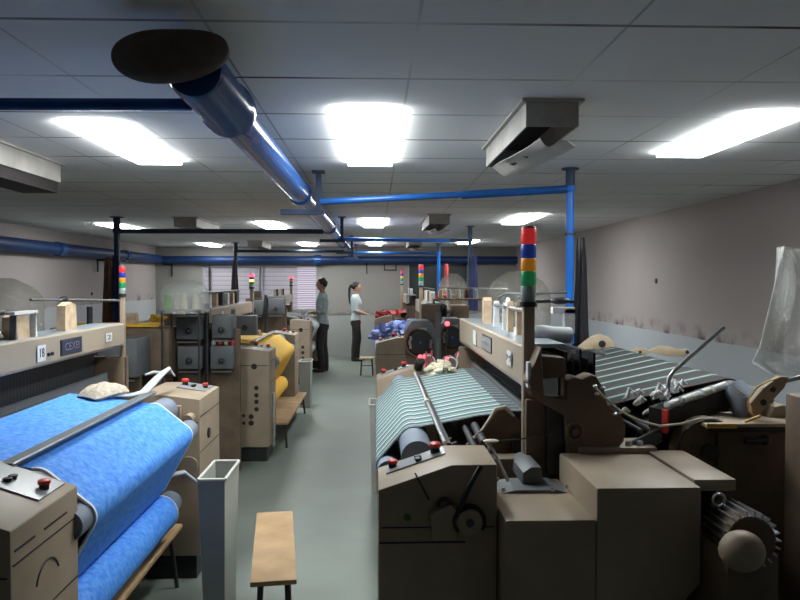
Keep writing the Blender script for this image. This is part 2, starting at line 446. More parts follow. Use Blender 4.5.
w = MB(); w.cyl((-3.86-1.0, YB-.13, 2.17), (XR, YB-.13, 2.17), .085, 24)
dw = tag(w.build('wall_duct', 'wallblue'), 'blue duct running along the top of the far wall', 'duct')
w = MB(); w.cyl((XL+.14, 6.0, 2.18), (XL+.14, YB-.24, 2.18), .095, 24)
dl = tag(w.build('wall_duct', 'wallblue'), 'blue duct running along the top of the left wall', 'duct')
MB().cyl((XL+.14, 11.1, 2.18), (XL+.14, 11.25, 2.18), .11, 24).build('flange', 'blue', dl)
MB().cyl((XL+.14, 14.0, 2.18), (XL+.14, 14.15, 2.18), .11, 24).build('flange', 'blue', dl)
MB().cyl((-1.35, YB-.13, 2.17), (-1.2, YB-.13, 2.17), .11, 24).build('flange', 'blue', dw)
def bracket(x, y, z0, label, dx=.15):
    o = MB().box(x, x+.03, y-.03, y, z0, 2.09).box(x-(0 if dx > 0 else -dx), x+.03+(dx if dx > 0 else 0), y-.03, y, 2.05, 2.09).build('wall_bracket', 'dark', smooth=False)
    tag(o, label, 'bracket', 'dark brackets under the wall duct')
bracket(XL+.03, 13.0, 1.86, 'dark angle bracket on the left wall beside the brown hanging cloth', .30)
bracket(-4.55, YB, 1.80, 'dark angle bracket near the left corner of the far wall', -.2)
bracket(-.20, YB, 1.86, 'short dark bracket hanging under the wall duct behind the woman', -.0)
b = MB().box(.20, .23, YB-.03, YB, 1.93, 2.09).box(.46, .49, YB-.03, YB, 1.93, 2.09).box(.20, .49, YB-.03, YB, 1.93, 1.96)
tag(b.build('wall_bracket', 'dark', smooth=False), 'small dark U-shaped bracket under the duct on the far wall', 'bracket', 'dark brackets under the wall duct')

# ------------------------------------------------------------------ hanging pipe drops
def drop(X, Y, zbot, x_end, z0, z1, mpost, mpipe, r, label, sleeve=None, zt=ZC):
    d = empty('drop_pipe', (X, Y, 0), label, 'pipe', 'air pipes dropping from the ceiling')
    MB().cyl((0, 0, zbot), (0, 0, z0+.03), r, 16).build('post', mpost, d)
    MB().cyl((0, 0, z0-.02), (0, 0, zt), r*1.15, 16).build('ceiling_stub', 'navy', d)
    MB().cyl((0, 0, z0), (x_end-X, 0, z1), r*.8, 16).build('cross_pipe', mpipe, d)
    MB().ell((0, 0, z0), (r*1.35, r*1.35, r*1.5)).build('elbow', mpost, d)
    b = MB(); b.cyl((0, 0, ZC-.01), (0, 0, ZC), r*2.2, 16); b.build('ceiling_plate', 'navy', d)
    if sleeve:
        x, z = sleeve
        MB().cyl((0, 0, z0), (x-X, 0, z), r*1.02, 16).build('sleeve', mpipe, d)
    return d
d1 = drop(1.335, 4.97, 1.27, -.37, 2.33, 2.235, 'bluepost', 'blue', .027, 'bright blue vertical post and cross pipe beside the near right loom', (.59, 2.285))
for z in (1.52, 2.02): MB().cyl((0, 0, z-.008), (0, 0, z+.008), .036, 16).build('clamp', 'dark', d1)
MB().cyl((0, 0, 1.27), (0, 0, 1.42), .033, 16).build('lower_sleeve', 'bluepost', d1)
drop(1.33, 10.2, 1.35, -.45, 2.27, 2.27, 'navy', 'navy', .028, 'dark post and cross pipe behind the near right loom')
drop(1.30, 14.9, 1.35, -.45, 2.27, 2.27, 'bluepost', 'blue', .035, 'small blue post by the dark far window')
drop(-3.1, 8.9, 1.15, -.62, 2.30, 2.30, 'navy', 'navy', .036, 'dark post and cross pipe left of the second left loom')
drop(-2.8, 14.8, 1.15, -.62, 2.30, 2.30, 'navy', 'navy', .036, 'dark far post before the left part of the bright window')
tag(MB().cyl((-3.4, 2.46, 2.27), (-.61, 2.46, 2.285), .02, 16).build('cross_pipe', 'blue'), 'straight blue pipe crossing the ceiling to the near end of the duct', 'pipe')
tag(MB().cyl((-.46, 8.85, 2.21), (.95, 9.3, 2.21), .02, 12).build('cross_pipe', 'bluepost'), 'thin blue pipe crossing from the duct above the aisle', 'pipe')

def folds(X, Y, z0, z1, r0, r1, m, label, part=None):
    b = MB(); rings = []; n = 28
    ph = random.random()*6
    for i in range(11):
        t = i/10; r = r0+(r1-r0)*t**.7; z = z0+(z1-z0)*t
        rings.append([(X+math.cos(2*PI*k/n)*r*(1+.22*math.sin(5*2*PI*k/n+ph+t*2)), Y+math.sin(2*PI*k/n)*r*.9*(1+.22*math.sin(5*2*PI*k/n+ph+t*2)), z+.012*math.sin(3*2*PI*k/n+ph)*t) for k in range(n)])
    b.loft(rings)
    return tag(b.build('hanging_cloth', m), label, 'cloth')
folds(1.425, 5.02, 2.0, 1.22, .022, .052, 'blackc', 'glossy black bag hanging against the bright blue post')
folds(-3.165, 8.78, 1.98, 1.12, .03, .062, 'brownc', 'long brown cloth hanging from the dark pipe near the left wall')
folds(-3.06, 8.74, 2.0, 1.12, .03, .05, 'navyc', 'dark navy cloth hanging directly right of the brown cloth')
folds(-2.8, 14.68, 2.12, 1.12, .03, .08, 'blackc', 'narrow dark cloth hanging before the bright window')
folds(1.37, 10.1, 2.05, 1.30, .03, .06, 'navyc', 'navy blue cloth hanging beside the plastic covered creel at the back')
folds(1.45, 14.8, 2.05, 1.30, .03, .05, 'redcloth', 'narrow red cloth hanging beside the small far blue post')

# ------------------------------------------------------------------ ceiling vents
def vent(x0, x1, y0, y1, label, flap=True, zb=2.355, grille=False):
    v = empty('ceiling_vent', ((x0+x1)/2, y0, 0), label, 'vent', 'boxed vents hanging under the ceiling')
    h = (x1-x0)/2; L = y1-y0; t = .008
    b = MB(); b.box(-h, -h+t, 0, L, zb, ZC); b.box(h-t, h, 0, L, zb, ZC); b.box(-h+t, h-t, 0, t, zb, ZC); b.box(-h+t, h-t, L-t, L, zb, ZC)
    b.build('housing', 'ac', v, smooth=False)
    b = MB(); b.box(-h-.02, -h, -.02, L+.02, ZC-.012, ZC); b.box(h, h+.02, -.02, L+.02, ZC-.012, ZC); b.box(-h, h, -.02, 0, ZC-.012, ZC); b.build('flange', 'ac', v, smooth=False)
    b = MB(); b.box(-h+t, h-t, t, L-t, ZC-.02, ZC-.005); b.build('duct_opening', 'acdark', v, smooth=False)
    if grille: MB().box(-h+.03, h-.012, 0, L-.01, zb-.07, zb).build('grille', 'acdark', v, smooth=False)
    if flap:
        # sagging perforated cover: hangs from the far end and the right side
        b = MB(); rings = []
        for i in range(9):
            q = i/8
            y = .01+q*(L-.03); zz = zb-.012-.036*(1-q)
            xa = -.05-.03*min(1, q*3); xb = h*(.60+.70*math.sin(PI/2*min(1, q*6))) if q < .8 else h*(1.30-.40*(q-.8)/.2)
            r = []
            for j in range(7):
                u = j/6; x = xa+(xb-xa)*u
                r.append((x, y, zz-.030*math.sin(PI*u)-.012*math.sin(7*u+5*q)))
            r2 = [(p[0], p[1], p[2]-.003) for p in reversed(r)]
            rings.append(r+r2)
        b.loft(rings); c = b.build('cover', 'ac', v)
        for y in (.16, .44, .74):
            MB().prism([(-.045, y), (-.02, y-.05), (.02, y+.0), (-.005, y+.06)], 2, zb-.064+.030*y, zb-.058+.030*y).build('slot', 'acdark', c, smooth=False)
    return v
vent(.64, .865, 3.09, 4.20, 'near boxed ceiling vent with torn sagging cover left of the blue post')
vent(.62, .86, 8.4, 9.6, 'small boxed ceiling vent with sagging cover above the second right loom')
vent(.62, .86, 13.4, 14.6, 'farthest tiny boxed ceiling vent on the right side')
vent(-2.33, -2.06, 3.4, 4.88, 'long boxed ceiling vent at the left edge beside the lamp', False, 2.345, True)
vent(-2.42, -2.15, 8.9, 10.2, 'boxed ceiling vent between the two left ceiling lamps', False)
vent(-2.42, -2.15, 14.0, 15.2, 'small far boxed ceiling vent above the window', False)

# ------------------------------------------------------------------ looms
def arc(cx, cz, r, a0, a1, n=8):
    return [(cx+r*math.cos(math.radians(a0+(a1-a0)*k/n)), cz+r*math.sin(math.radians(a0+(a1-a0)*k/n))) for k in range(n+1)]

def control_box(t, s, v0, v1, w, zl, zh, name='control_box', buttons=True, disp=False, foot=.14, face='near', black_foot=True):
    """pedestal with a sloped control desk; u from 0 to w"""
    b = MB(s)
    b.prism([(0, foot), (0, zl), (w*.62, zh), (w, zh), (w, foot)], 1, v0, v1)
    o = b.build(name, 'paint', t, bevel=.006)
    MB(s).box(.03, w-.03, v0+.03, v1-.02, 0, foot).build('foot', 'black', t, smooth=False)
    # panel seams standing proud as thin strips
    b = MB(s)
    zs = zl-.10
    b.box(-.0015, 0, v0+.01, v1-.01, zs-.0025, zs+.0025)
    b.box(-.0015, 0, v0+.01, v1-.01, zs-.2-.0025, zs-.2+.0025)
    b.box(.01, w-.01, v0-.0015, v0, zs-.0325, zs-.0275)
    b.build('seam', 'black', o, smooth=False)
    if buttons:
        sl = (zh-zl)/(w*.62)
        def Z(u): return zl+sl*min(u, w*.62)
        vm = (v0+v1)/2
        b = MB(s); b.prism([(.03, Z(.03)+.001), (.03, Z(.03)+.006), (w*.6, Z(w*.6)+.006), (w*.6, Z(w*.6)+.001)], 1, vm+.01, v1-.03); b.build('button_plate', 'display', o, smooth=False)
        vb = (vm+v1)/2-.01
        for u, m, r, h in ((.055, 'red', .019, .035), (w*.36, 'black', .014, .018), (w*.36, 'black', .014, .018), (w*.52, 'red', .022, .045)):
            dv = -.035 if (m == 'black' and b is None) else 0
            k = MB(s); k.cyl((u, vb+dv, Z(u)+.004), (u, vb+dv, Z(u)+h*.6), r*.8, 16); k.build('button_base', 'black', o)
            k = MB(s); k.tube([(u, vb+dv, Z(u)+h*.55), (u, vb+dv, Z(u)+h*.6), (u, vb+dv, Z(u)+h*.9), (u, vb+dv, Z(u)+h)], [r*.7, r, r, r*.7], 16)
            q = k.build('stop_button' if m == 'red' else 'push_button', m, o)
            b = None if m == 'black' else b
    return o

def tower(t, s, u, v, z0, zt, r, lit=(), post=True, k=1.0, pz=None):
    sg = MB(s).cyl((u, v, z0), (u, v, z0+.02), r*1.15).build('signal_tower', 'black', t)
    seq = [('lens_c', .075), ('lens_g', .068), ('lens_o', .06), ('lens_b', .065), ('lens_r', .075)]
    tot = sum(h for _, h in seq); f = (zt-z0-.03)/tot; z = z0+.02
    for m, h in seq:
        mm = {'lens_r': 'lens_ron', 'lens_o': 'lens_oon'}.get(m, m) if m in lit else m
        MB(s).tube([(u, v, z), (u, v, z+.004), (u, v, z+h*f-.004), (u, v, z+h*f)], [r*.93, r, r, r*.93], 20).build('lens', mm, sg)['label'] = {'lens_c': 'clear lens', 'lens_g': 'green lens', 'lens_o': 'orange lens', 'lens_b': 'blue lens', 'lens_r': 'red lens'}[m]
        z += h*f
    MB(s).tube([(u, v, z), (u, v, z+.008), (u, v, z+.012)], [r*.98, r*.9, r*.5], 20).build('cap', 'grey', sg)
    b = MB(s).box(u-r*.75, u+r*.75, v-r*.7, v+r*.7, pz or .95, z0)
    b.build('tower_post', 'paint', t, bevel=.004)

LZ = {1: 0.0, -1: .03}
def loom(X0, Y0, s, L, cv0, cv1, bv0, bv1, box0, box1, cloth, warp, tow, label, near=True, nheald=6, sel=False, lit=()):
    t = empty('weaving_loom', (X0, Y0, 0), label, 'loom', 'rapier looms')
    near = near and Y0 < 3
    # sides
    for v in (bv0-.08, bv1-.02):
        b = MB(s)
        b.prism([(.18, .0), (.18, .86), (.42, .98), (.60, .98), (.60, 1.22), (.86, 1.22), (.90, 1.0), (1.12, 1.01)] + ([(1.12, .18)] if (s > 0 and near and v < bv1-.5) else [(1.35, 1.02), (1.72, 1.22), (1.80, 1.18), (1.78, .9), (2.15, .75), (2.25, .3), (2.1, 0), (1.9, 0), (1.75, .18)]) + [(.6, .18), (.45, 0)], 1, v, v+.10)
        b.build('side_frame', 'paint_dark', t, bevel=.006)
    MB(s).box(.25, 1.9, bv0, bv1, .22, .38).build('cross_member', 'paint_dark', t, smooth=False)
    MB(s).box(.42, .52, bv0, bv1, .62, .9).build('front_girder', 'paint_dark', t, smooth=False)
    # control boxes
    c0 = control_box(t, s, *box0); c1 = control_box(t, s, *box1)
    # top beam
    bm_ = MB(s); bz = 1.275 if s > 0 else 1.305
    bm_.prism([(.60, bz), (.60, 1.425), (.605, 1.432), (.62, 1.432), (.62, bz)], 1, bv0, bv1)
    beam = bm_.build('top_beam', 'beam', t, smooth=False)
    MB(s).box(.62, .80, bv0+(.08 if s > 0 else .01), bv1-.01, 1.415, 1.432).build('beam_top', 'beamtop', beam, smooth=False)
    MB(s).box(.602, .625, bv0, bv1, bz-.012, bz).build('beam_lip', 'steel', beam, smooth=False)
    # heald frames
    zf = [0, .02, -.02, .03, -.01, .015, .0, .02]
    for k in range(nheald):
        u = .765+k*.03; dz = zf[k]
        h = MB(s).box(u, u+.010, bv0+.06, bv1-.06, .86+dz, 1.38+dz).build('heald_frame', 'heddle', t, smooth=False)
        if k == 0:
            MB(s).box(u-.008, u, bv0+.06, bv1-.06, 1.32, 1.385).build('heald_rail', 'dark', h, smooth=False)
    # reed and race board
    MB(s).prism([(.665, 1.035), (.675, 1.035), (.690, 1.125), (.680, 1.125)], 1, bv0+.08, bv1-.08).build('reed', 'reed', t, smooth=False)
    MB(s).box(.674, .690, bv0+.08, bv1-.08, 1.122, 1.132).build('reed_cap', 'steel' if s > 0 else 'grey', t, smooth=False)
    MB(s).prism([(.58, .95), (.575, 1.035), (.69, 1.03), (.69, .95)], 1, bv0+.08, bv1-.08).build('race_board', 'dark', t, smooth=False)
    MB(s).sheet([(.60, 1.095), (.68, 1.095), (.78, 1.09)], cv0, cv1, .003).build('shed_threads', 'greywarp' if warp == 'greywarp' else 'shed', t, smooth=False)
    # breast roller, press roller, temple rod, cloth, cloth roll
    q_ = LZ[s]; rc = (.17, .955+q_, .070); r2c = (.05 if s > 0 else .025, .845+q_*1.5, .052)
    MB(s).cyl((rc[0], cv0-.28, rc[1]), (rc[0], cv1+.22, rc[1]), rc[2], 32).build('breast_roller', 'roller', t)
    MB(s).cyl((r2c[0], cv0-.10, r2c[1]), (r2c[0], cv1+.16, r2c[1]), r2c[2], 28).build('guide_roller', 'roller', t)
    MB(s).cyl((.19, cv0-.12, r2c[1]-.02), (.19, cv1+.18, r2c[1]-.02), .05, 24).build('idle_roller', 'dark', t)
    MB(s).cyl((.235, cv0-.22, .64), (.235, cv1+.2, .64), .050, 24).build('press_roller', 'roller', t)
    MB(s).cyl((.14, cv0-.15, .48), (.14, cv1+.20, .48), .062, 24).build('cloth_roll_core', 'roller', t)
    na = 180-math.degrees(math.atan2(rc[0]-r2c[0], rc[1]-r2c[1]))
    dx, dz = .20-r2c[0], .62-r2c[1]; nb = math.degrees(math.atan2(-dx, dz)) % 360
    th = .004
    a = arc(rc[0], rc[1], rc[2]+th, 80, na, 6)
    b_ = arc(r2c[0], r2c[1], r2c[2]+th, na, nb, 9)
    prof = [(.60, 1.095+q_*.6), (.45, 1.075+q_*.8), (.30, 1.046+q_)] + a + b_ + [(b_[-1][0]+dx*.8, b_[-1][1]+dz*.95), (.20, .60)]
    cl = MB(s).sheet(prof, cv0, cv1, .003).build('woven_cloth', cloth, t)
    if sel:
        for v in (cv0, cv1): MB(s).sheet(prof[3:], v-.005, v+.007, .0042).build('selvage', 'selvage', cl)
        for v in (cv0, cv1): MB(s).ring((.14, v, .48), 1, .094, .005, 28, 6).build('selvage', 'selvage', cl)
    MB(s).cyl((.14, cv0+.005, .48), (.14, cv1-.005, .48), .094, 32).build('cloth_roll', cloth, t)
    if s > 0:
        rod = MB(s).cyl((.265, cv0-.48, 1.060), (.265, cv1+.06, 1.060), .0085, 16).build('temple_rod', 'steel', t)
        MB(s).box(.273, .290, cv0-.48, cv1+.06, 1.046, 1.060).build('rod_rail', 'dark', rod, smooth=False)
    else:
        rod = MB(s).box(.20, .245, cv0-.10, cv1+.15, 1.088, 1.102).build('temple_rod', 'grey', t, smooth=False)
        MB(s).cyl((.196, cv0-.10, 1.100), (.196, cv1+.15, 1.100), .004, 10).build('rod_rail', 'steel', rod)
    vm = cv0+(cv1-cv0)*.30
    if near and s > 0: MB(s).cyl((.265, vm-.02, 1.060), (.265, vm+.03, 1.060), .017, 16).build('collar', 'cord', rod)
    # back: warp, back roller, warp beam
    MB(s).cyl((1.62, bv0, 1.20), (1.62, bv1, 1.20), .045, 24).build('back_roller', 'grey', t)
    wp = [(.88, 1.085), (1.2, 1.165), (1.60, 1.250)] + arc(1.62, 1.20, .050, 80, 0, 6) + [(1.72, .95), (1.80, .88)]
    MB(s).sheet(wp, cv0-.05, cv1+.1, .002).build('warp_threads', warp, t)
    MB(s).cyl((1.88, cv0-.05, .60), (1.88, cv1+.1, .60), .29, 36).build('warp_beam', warp, t)
    for v in (cv0-.08, cv1+.10): MB(s).cyl((1.88, v, .60), (1.88, v+.03, .60), .40, 40).build('beam_flange', 'grey', t)
    for k in range(4): MB(s).cyl((1.12+k*.05, bv0+.05, 1.06), (1.12+k*.05, bv1-.05, 1.06), .012, 10).build('drop_wire_bar', 'steel', t)
    # tower
    if tow: tower(t, s, tow[0], tow[1], tow[2], tow[3], tow[4], lit, pz=.96)
    return t, c0, c1, beam

# --- near right loom (striped shirting)
R1, r1c0, r1c1, r1beam = loom(.01, 2.48, 1, 3.1, .86, 2.52, .52, 2.76, (0, .30, .41, .985, 1.07), (2.80, 3.10, .40, .985, 1.06), 'stripecloth', 'stripewarp',
     (.618, .49, 1.595, 1.925, .031), 'near right loom weaving teal and white striped cloth')
# --- near left loom (blue)
L1, l1c0, l1c1, l1beam = loom(-.99, 2.0, -1, 2.7, .52, 1.84, .10, 2.68, (0, .45, .42, 1.02, 1.11), (2.14, 2.66, .34, 1.03, 1.06), 'bluecloth', 'greywarp',
     (.615, 2.70, 1.60, 1.80, .020), 'near left loom weaving plain bright blue cloth', sel=True)
# --- further looms
L2, l2c0, l2c1, l2beam = loom(-.99, 6.85, -1, 2.75, .50, 1.85, .30, 2.68, (0, .45, .33, 1.04, 1.07), (2.20, 2.62, .32, 1.03, 1.06), 'yellowcloth', 'greywarp',
     (.615, 2.72, 1.60, 1.80, .032), 'second left loom with yellow cloth over its roller', nheald=4, lit=('lens_r', 'lens_o'))
L3, l3c0, l3c1, l3beam = loom(-1.06, 11.95, -1, 2.75, .50, 1.85, .30, 2.68, (0, .40, .33, 1.04, 1.07), (2.30, 2.55, .25, 1.00, 1.03), 'whitecloth', 'greywarp',
     (.615, 2.72, 1.60, 1.80, .035), 'farthest left loom beside the standing man', nheald=3, lit=('lens_r',))
R2, r2c0, r2c1, r2beam = loom(.01, 8.36, 1, 3.0, .60, 2.20, .45, 2.65, (0, .30, .40, .985, 1.05), (2.66, 2.95, .38, .985, 1.05), 'paleblue', 'greywarp',
     (.60, 1.3, 1.62, 1.92, .032), 'second right loom carrying crumpled pale blue cloth', nheald=4)
R3, r3c0, r3c1, r3beam = loom(.0, 13.6, 1, 2.6, .50, 1.90, .40, 2.35, (0, .28, .32, .985, 1.05), (2.35, 2.58, .38, .985, 1.05), 'redcloth', 'greywarp',
     (.55, 1.3, 1.62, 1.92, .030), 'farthest right loom facing the woman', nheald=3)

# lettering and plates on the beams  (u .60 face of the beam)
def beam_plate(t, s, v0, v1, z0, z1, m, name, txt=None, tm='white', size=.06, rim=None):
    if rim: MB(s).box(.5955, .60, v0-.006, v1+.006, z0-.006, z1+.006).build('plate_rim', rim, t, smooth=False)
    p = MB(s).box(.593, .5955, v0, v1, z0, z1).build(name, m, t, smooth=False)
    if txt:
        text(txt, size, tm, p, (s*.5925, (v0+v1)/2, (z0+z1)/2), (PI/2, 0, -PI/2 if s > 0 else PI/2), sx=(v1-v0)/(size*.62*len(txt))*.85)
    return p
def YofL(px, X): return -X*F/(375-px)       # depth where the left beam crosses that column
bx = -.99-.60
v = lambda px: -bx*F/(375-px) - 2.0
beam_plate(L1, -1, v(65), v(84.5), 1.325, 1.395, 'plate', 'name_plate', 'CEXEI', 'steel', .055, 'dark')
beam_plate(L1, -1, v(41), v(49), 1.318, 1.395, 'white', 'number_plate', '18', 'black', .062)
beam_plate(L1, -1, v(108), v(114), 1.34, 1.39, 'white', 'small_label', '2', 'grey', .04)
b = MB(-1)
for q in (52.5, 56): b.cyl((.59, v(q), 1.343), (.60, v(q), 1.343), .009, 12)
b.build('beam_hole', 'black', l1beam)
bx2 = .61
vr = lambda px: bx2*F/(px-375) - 2.48
beam_plate(R1, 1, vr(492.5), vr(483.5), 1.325, 1.395, 'display', 'rating_plate', '1 2 3 4', 'grey', .035, 'dark')
beam_plate(R1, 1, vr(477.5), vr(474.5), 1.315, 1.40, 'white', 'paper_label')
beam_plate(R1, 1, vr(513.5), vr(509), 1.320, 1.385, 'white', 'paper_label', 'M', 'grey', .04)
beam_plate(L2, -1, 1.25, 1.48, 1.315, 1.385, 'plate', 'name_plate')
beam_plate(L2, -1, .75, .85, 1.315, 1.385, 'white', 'paper_label')

# things standing on the beams: harness jacks (blurred wooden posts), rods
def jack(t, s, u, v, w, d, h, m='palewood', lean=0):
    MB(s).prism([(v-w/2, 1.432), (v+w/2, 1.432), (v+w/2-.01, 1.432+h), (v, 1.432+h+.02), (v-w/2+.008, 1.432+h)], 0, u, u+d).build('harness_jack', m, t, smooth=False)
jack(R1, 1, .68, 2.16, .11, .05, .145)
jack(R1, 1, .69, 1.80, .05, .03, .13, 'white'); jack(R1, 1, .72, 1.66, .06, .05, .12, 'dark'); jack(R1, 1, .69, 1.50, .035, .03, .13, 'white')
jack(R1, 1, .69, 1.36, .045, .03, .14); jack(R1, 1, .74, 1.24, .05, .04, .12, 'dark'); jack(R1, 1, .69, 1.12, .035, .03, .15)
MB(1).tube([(.70, 1.88, 1.45), (.70, 1.86, 1.54), (.70, 1.82, 1.56), (.70, .85, 1.56)], .011, 12).build('harness_rail', 'steel', R1)
b = MB(1); b.ell((.70, 1.42, 1.565), (.022, .03, .022)); b.cyl((.70, 1.42, 1.57), (.71, 1.44, 1.605), .012); b.build('rail_clamp', 'steel', R1)
MB(1).tube([(.74, 1.95, 1.45), (.74, 1.92, 1.60), (.76, 1.80, 1.625), (.85, 1.7, 1.625), (1.25, 2.3, 1.625)], .008, 10).build('guide_rail', 'grey', R1)
jack(L1, -1, .66, 1.47, .15, .06, .10)
jack(L1, -1, .64, 1.375, .02, .03, .09, 'grey'); jack(L1, -1, .64, 1.57, .02, .03, .10, 'white')
jack(L1, -1, .66, 2.02, .155, .045, .135)
MB(-1).tube([(.72, 1.22, 1.555), (.72, 1.42, 1.555)], .012, 12).build('harness_rail', 'dark', L1)
b = MB(-1); b.box(.645, .69, 1.37, 1.60, 1.545, 1.558); b.build('jack_cap', 'white', L1, smooth=False)
MB(-1).tube([(.70, 1.26, 1.52), (.70, 1.36, 1.445)], .009, 12).build('slanted_pin', 'cord', L1)
MB(-1).tube([(.95, 2.18, 1.595), (.95, 2.9, 1.575), (.95, 3.66, 1.55)], .008, 12).build('guide_rail', 'steel', L1)
MB(-1).ell((.95, 2.62, 1.585), (.025, .04, .02)).build('rail_clamp', 'dark', L1)
for q, m_ in ((.65, 'white'), (.95, 'palewood'), (1.25, 'dark'), (1.55, 'white'), (1.85, 'palewood'), (2.1, 'dark')):
    jack(L2, -1, .68, q, .09, .05, .12, m_); jack(R2, 1, .68, q, .06, .05, .12, m_); jack(L3, -1, .68, q, .07, .05, .10, m_); jack(R3, 1, .68, q*.8, .07, .05, .10, m_)
MB(-1).cyl((.72, .4, 1.58), (.72, 2.4, 1.58), .012, 12).build('harness_rail', 'dark', L2)
MB(1).cyl((.72, .5, 1.60), (.72, 2.5, 1.60), .010, 12).build('harness_rail', 'dark', R2)
MB(1).cyl((.78, .5, 1.62), (1.6, .45, 1.60), .010, 12).build('guide_rail', 'steel', R2)
MB(-1).cyl((.85, 1.85, 1.435), (.85, 1.9, 1.54), .05, 20, .035).build('yarn_cone', 'green', L2)
for t_, s_ in ((L3, -1), (R3, 1), (R2, 1), (L2, -1)):
    b = MB(s_); b.box(.95, 1.15, .6, 1.0, 1.0, 1.40); b.box(.98, 1.12, 1.1, 1.3, 1.0, 1.52); b.build('harness_motor', 'paint_dark', t_, bevel=.008)

# --- panel details
def holes(t, s, pts, r=.014, m='black', v=0.0, name='panel_hole'):
    for u, z, k in pts: MB(s).cyl((u, v-.004, z), (u, v+.001, z), r*k, 16).build(name, m, t)
holes(l2c0, -1, [(.14, .90, 1.7), (.12, .70, 1.3), (.12, .63, 1.3), (.12, .57, 1.3), (.12, .50, 1.3), (.17, .43, 1.5), (.17, .37, 1.6), (.24, .44, 1), (.24, .37, 1)], .016)
holes(l3c0, -1, [(.15, .90, 1.7), (.12, .62, 1.3), (.12, .53, 1.3), (.12, .44, 1.3), (.20, .25, 2)], .02)
b = MB(-1); b.tube([(.05, 2.06, .93), (.05, 2.14, .93)], .028, 16); b.build('roller_bearing', 'paint', l1c1)
b = MB(-1); b.box(.10, .13, 2.10, 2.14, .88, 1.00); b.box(.06, .10, 2.10, 2.14, .84, .90); b.build('bearing_bracket', 'paint', l1c1, smooth=False)
b = MB(-1); b.cyl((.06, 2.12, .66), (.06, 2.145, .66), .05, 20); b.build('brake_disc', 'paint', l1c1)
holes(r1c0, 1, [(.10, .89, 1.0)], .012, 'green_btn')
MB(-1).box(-.012, 0, .18, .30, .10, .62).build('cover_plate', 'steel', l2c0, smooth=False)
b = MB(-1); b.cyl((-.008, 2.35, .80), (.002, 2.35, .80), .03, 20); b.build('port', 'black', l1c1)
# near left box: display and slots
b = MB(-1); b.prism([(.12, 1.052), (.12, 1.056), (.36, 1.114), (.36, 1.110)], 1, .05, .22); 
l = b.build('display', 'display', l1c0, smooth=False)
b = MB(-1); b.ring((-.001, .22, .78), 0, .08, .003, 20, 6, (.4, 2.8)); b.box(-.002, .0, .02, .14, .955, .961); b.box(-.002, 0, .20, .36, .955, .961); b.build('panel_slot', 'black', l1c0, smooth=False)
# near right box: pulley, linkage, hose
hx = .0
def P(px, py, Y): x, z = px2(px, py, Y); return (x-.01, Y-2.48, z)
c = P(469, 521, 2.45)
w = MB().cyl((c[0], -.05, c[2]), (c[0], -.003, c[2]), .043, 32).build('pulley', 'paint', r1c0)
MB().cyl((c[0], -.056, c[2]), (c[0], -.05, c[2]), .014, 16).build('pulley_hub', 'dark', w)
MB().ring((c[0], -.03, c[2]), 1, .052, .008, 28, 6, (-.6, 3.9)).build('pulley_guard', 'black', r1c0)
pts = [P(*q, 2.45) for q in ((433, 540), (430, 514), (451, 505), (457, 510), (456, 540))]
MB().prism([(p[0], p[2]) for p in pts], 1, -.035, -.004).build('linkage_plate', 'paint', r1c0, bevel=.003)
MB().ring((P(445, 507, 2.45)[0], -.02, P(445, 507, 2.45)[2]), 1, .024, .008, 20, 6, (0, 3.2)).build('linkage_hook', 'dark', r1c0)
MB().tube([P(481, 466, 2.46), P(472, 482, 2.44), P(463, 500, 2.43), P(459, 512, 2.43)], .009, 10).build('hose', 'black', r1c0)
b = MB(); b.cyl(P(415, 473, 2.47), P(429, 500, 2.47), .003, 8); b.build('cable', 'black', r1c0)
MB().box(.005, .30, -.003, -.0005, .80, .806).build('panel_seam', 'black', r1c0, smooth=False)

# --- near right loom: base boxes in front (Y 2.35 .. 2.85)
y0 = 2.35-2.48
bb = MB().box(.415, .715, y0, .37, .05, .918).build('gear_case', 'paint', R1, bevel=.008)
MB().prism([(.455, .918), (.505, .930), (.66, .930), (.70, .918)], 1, .17, .34).build('slay_foot', 'grey', R1, smooth=False)
b = MB()
for x, y in ((.46, .16), (.46, .30), (.64, .16), (.70, .19)): b.tube([(x, y, .930), (x, y, .938), (x, y, .944)], [.008, .008, .005], 12)
b.build('bolt', 'steel', bb)
b2 = MB().prism([(.715, .05), (.715, 1.022), (1.065, 1.022), (1.065, .70), (.93, .55), (.93, .05)], 1, y0, .36).build('motor_case', 'paint', R1, bevel=.008)
MB().box(1.065, 1.21, y0+.06, .36, .99, 1.03).build('case_shelf', 'paint', R1, bevel=.004)
b = MB().box(.79, 1.10, .34, .52, 1.022, 1.045); b.build('mount_plate', 'paint', R1, bevel=.003)
b = MB()
for x in (1.0, 1.045): b.tube([(x, .38, 1.045), (x, .38, 1.058), (x, .38, 1.064)], [.014, .014, .009], 12)
b.build('bolt', 'steel', R1)
# slay end block
b = MB(); b.prism([(.545, .93), (.55, .975), (.58, .995), (.62, .995), (.625, .93)], 1, .25, .50); b.build('slay_block', 'grey', R1, bevel=.006)
b = MB(); b.cyl((.665, .47, .93), (.665, .47, 1.26), .013, 16); b.build('slay_rod', 'steel', R1)
b = MB(); b.box(.68, .75, .40, .50, .93, 1.22); b.build('slay_column', 'dark', R1, smooth=False)
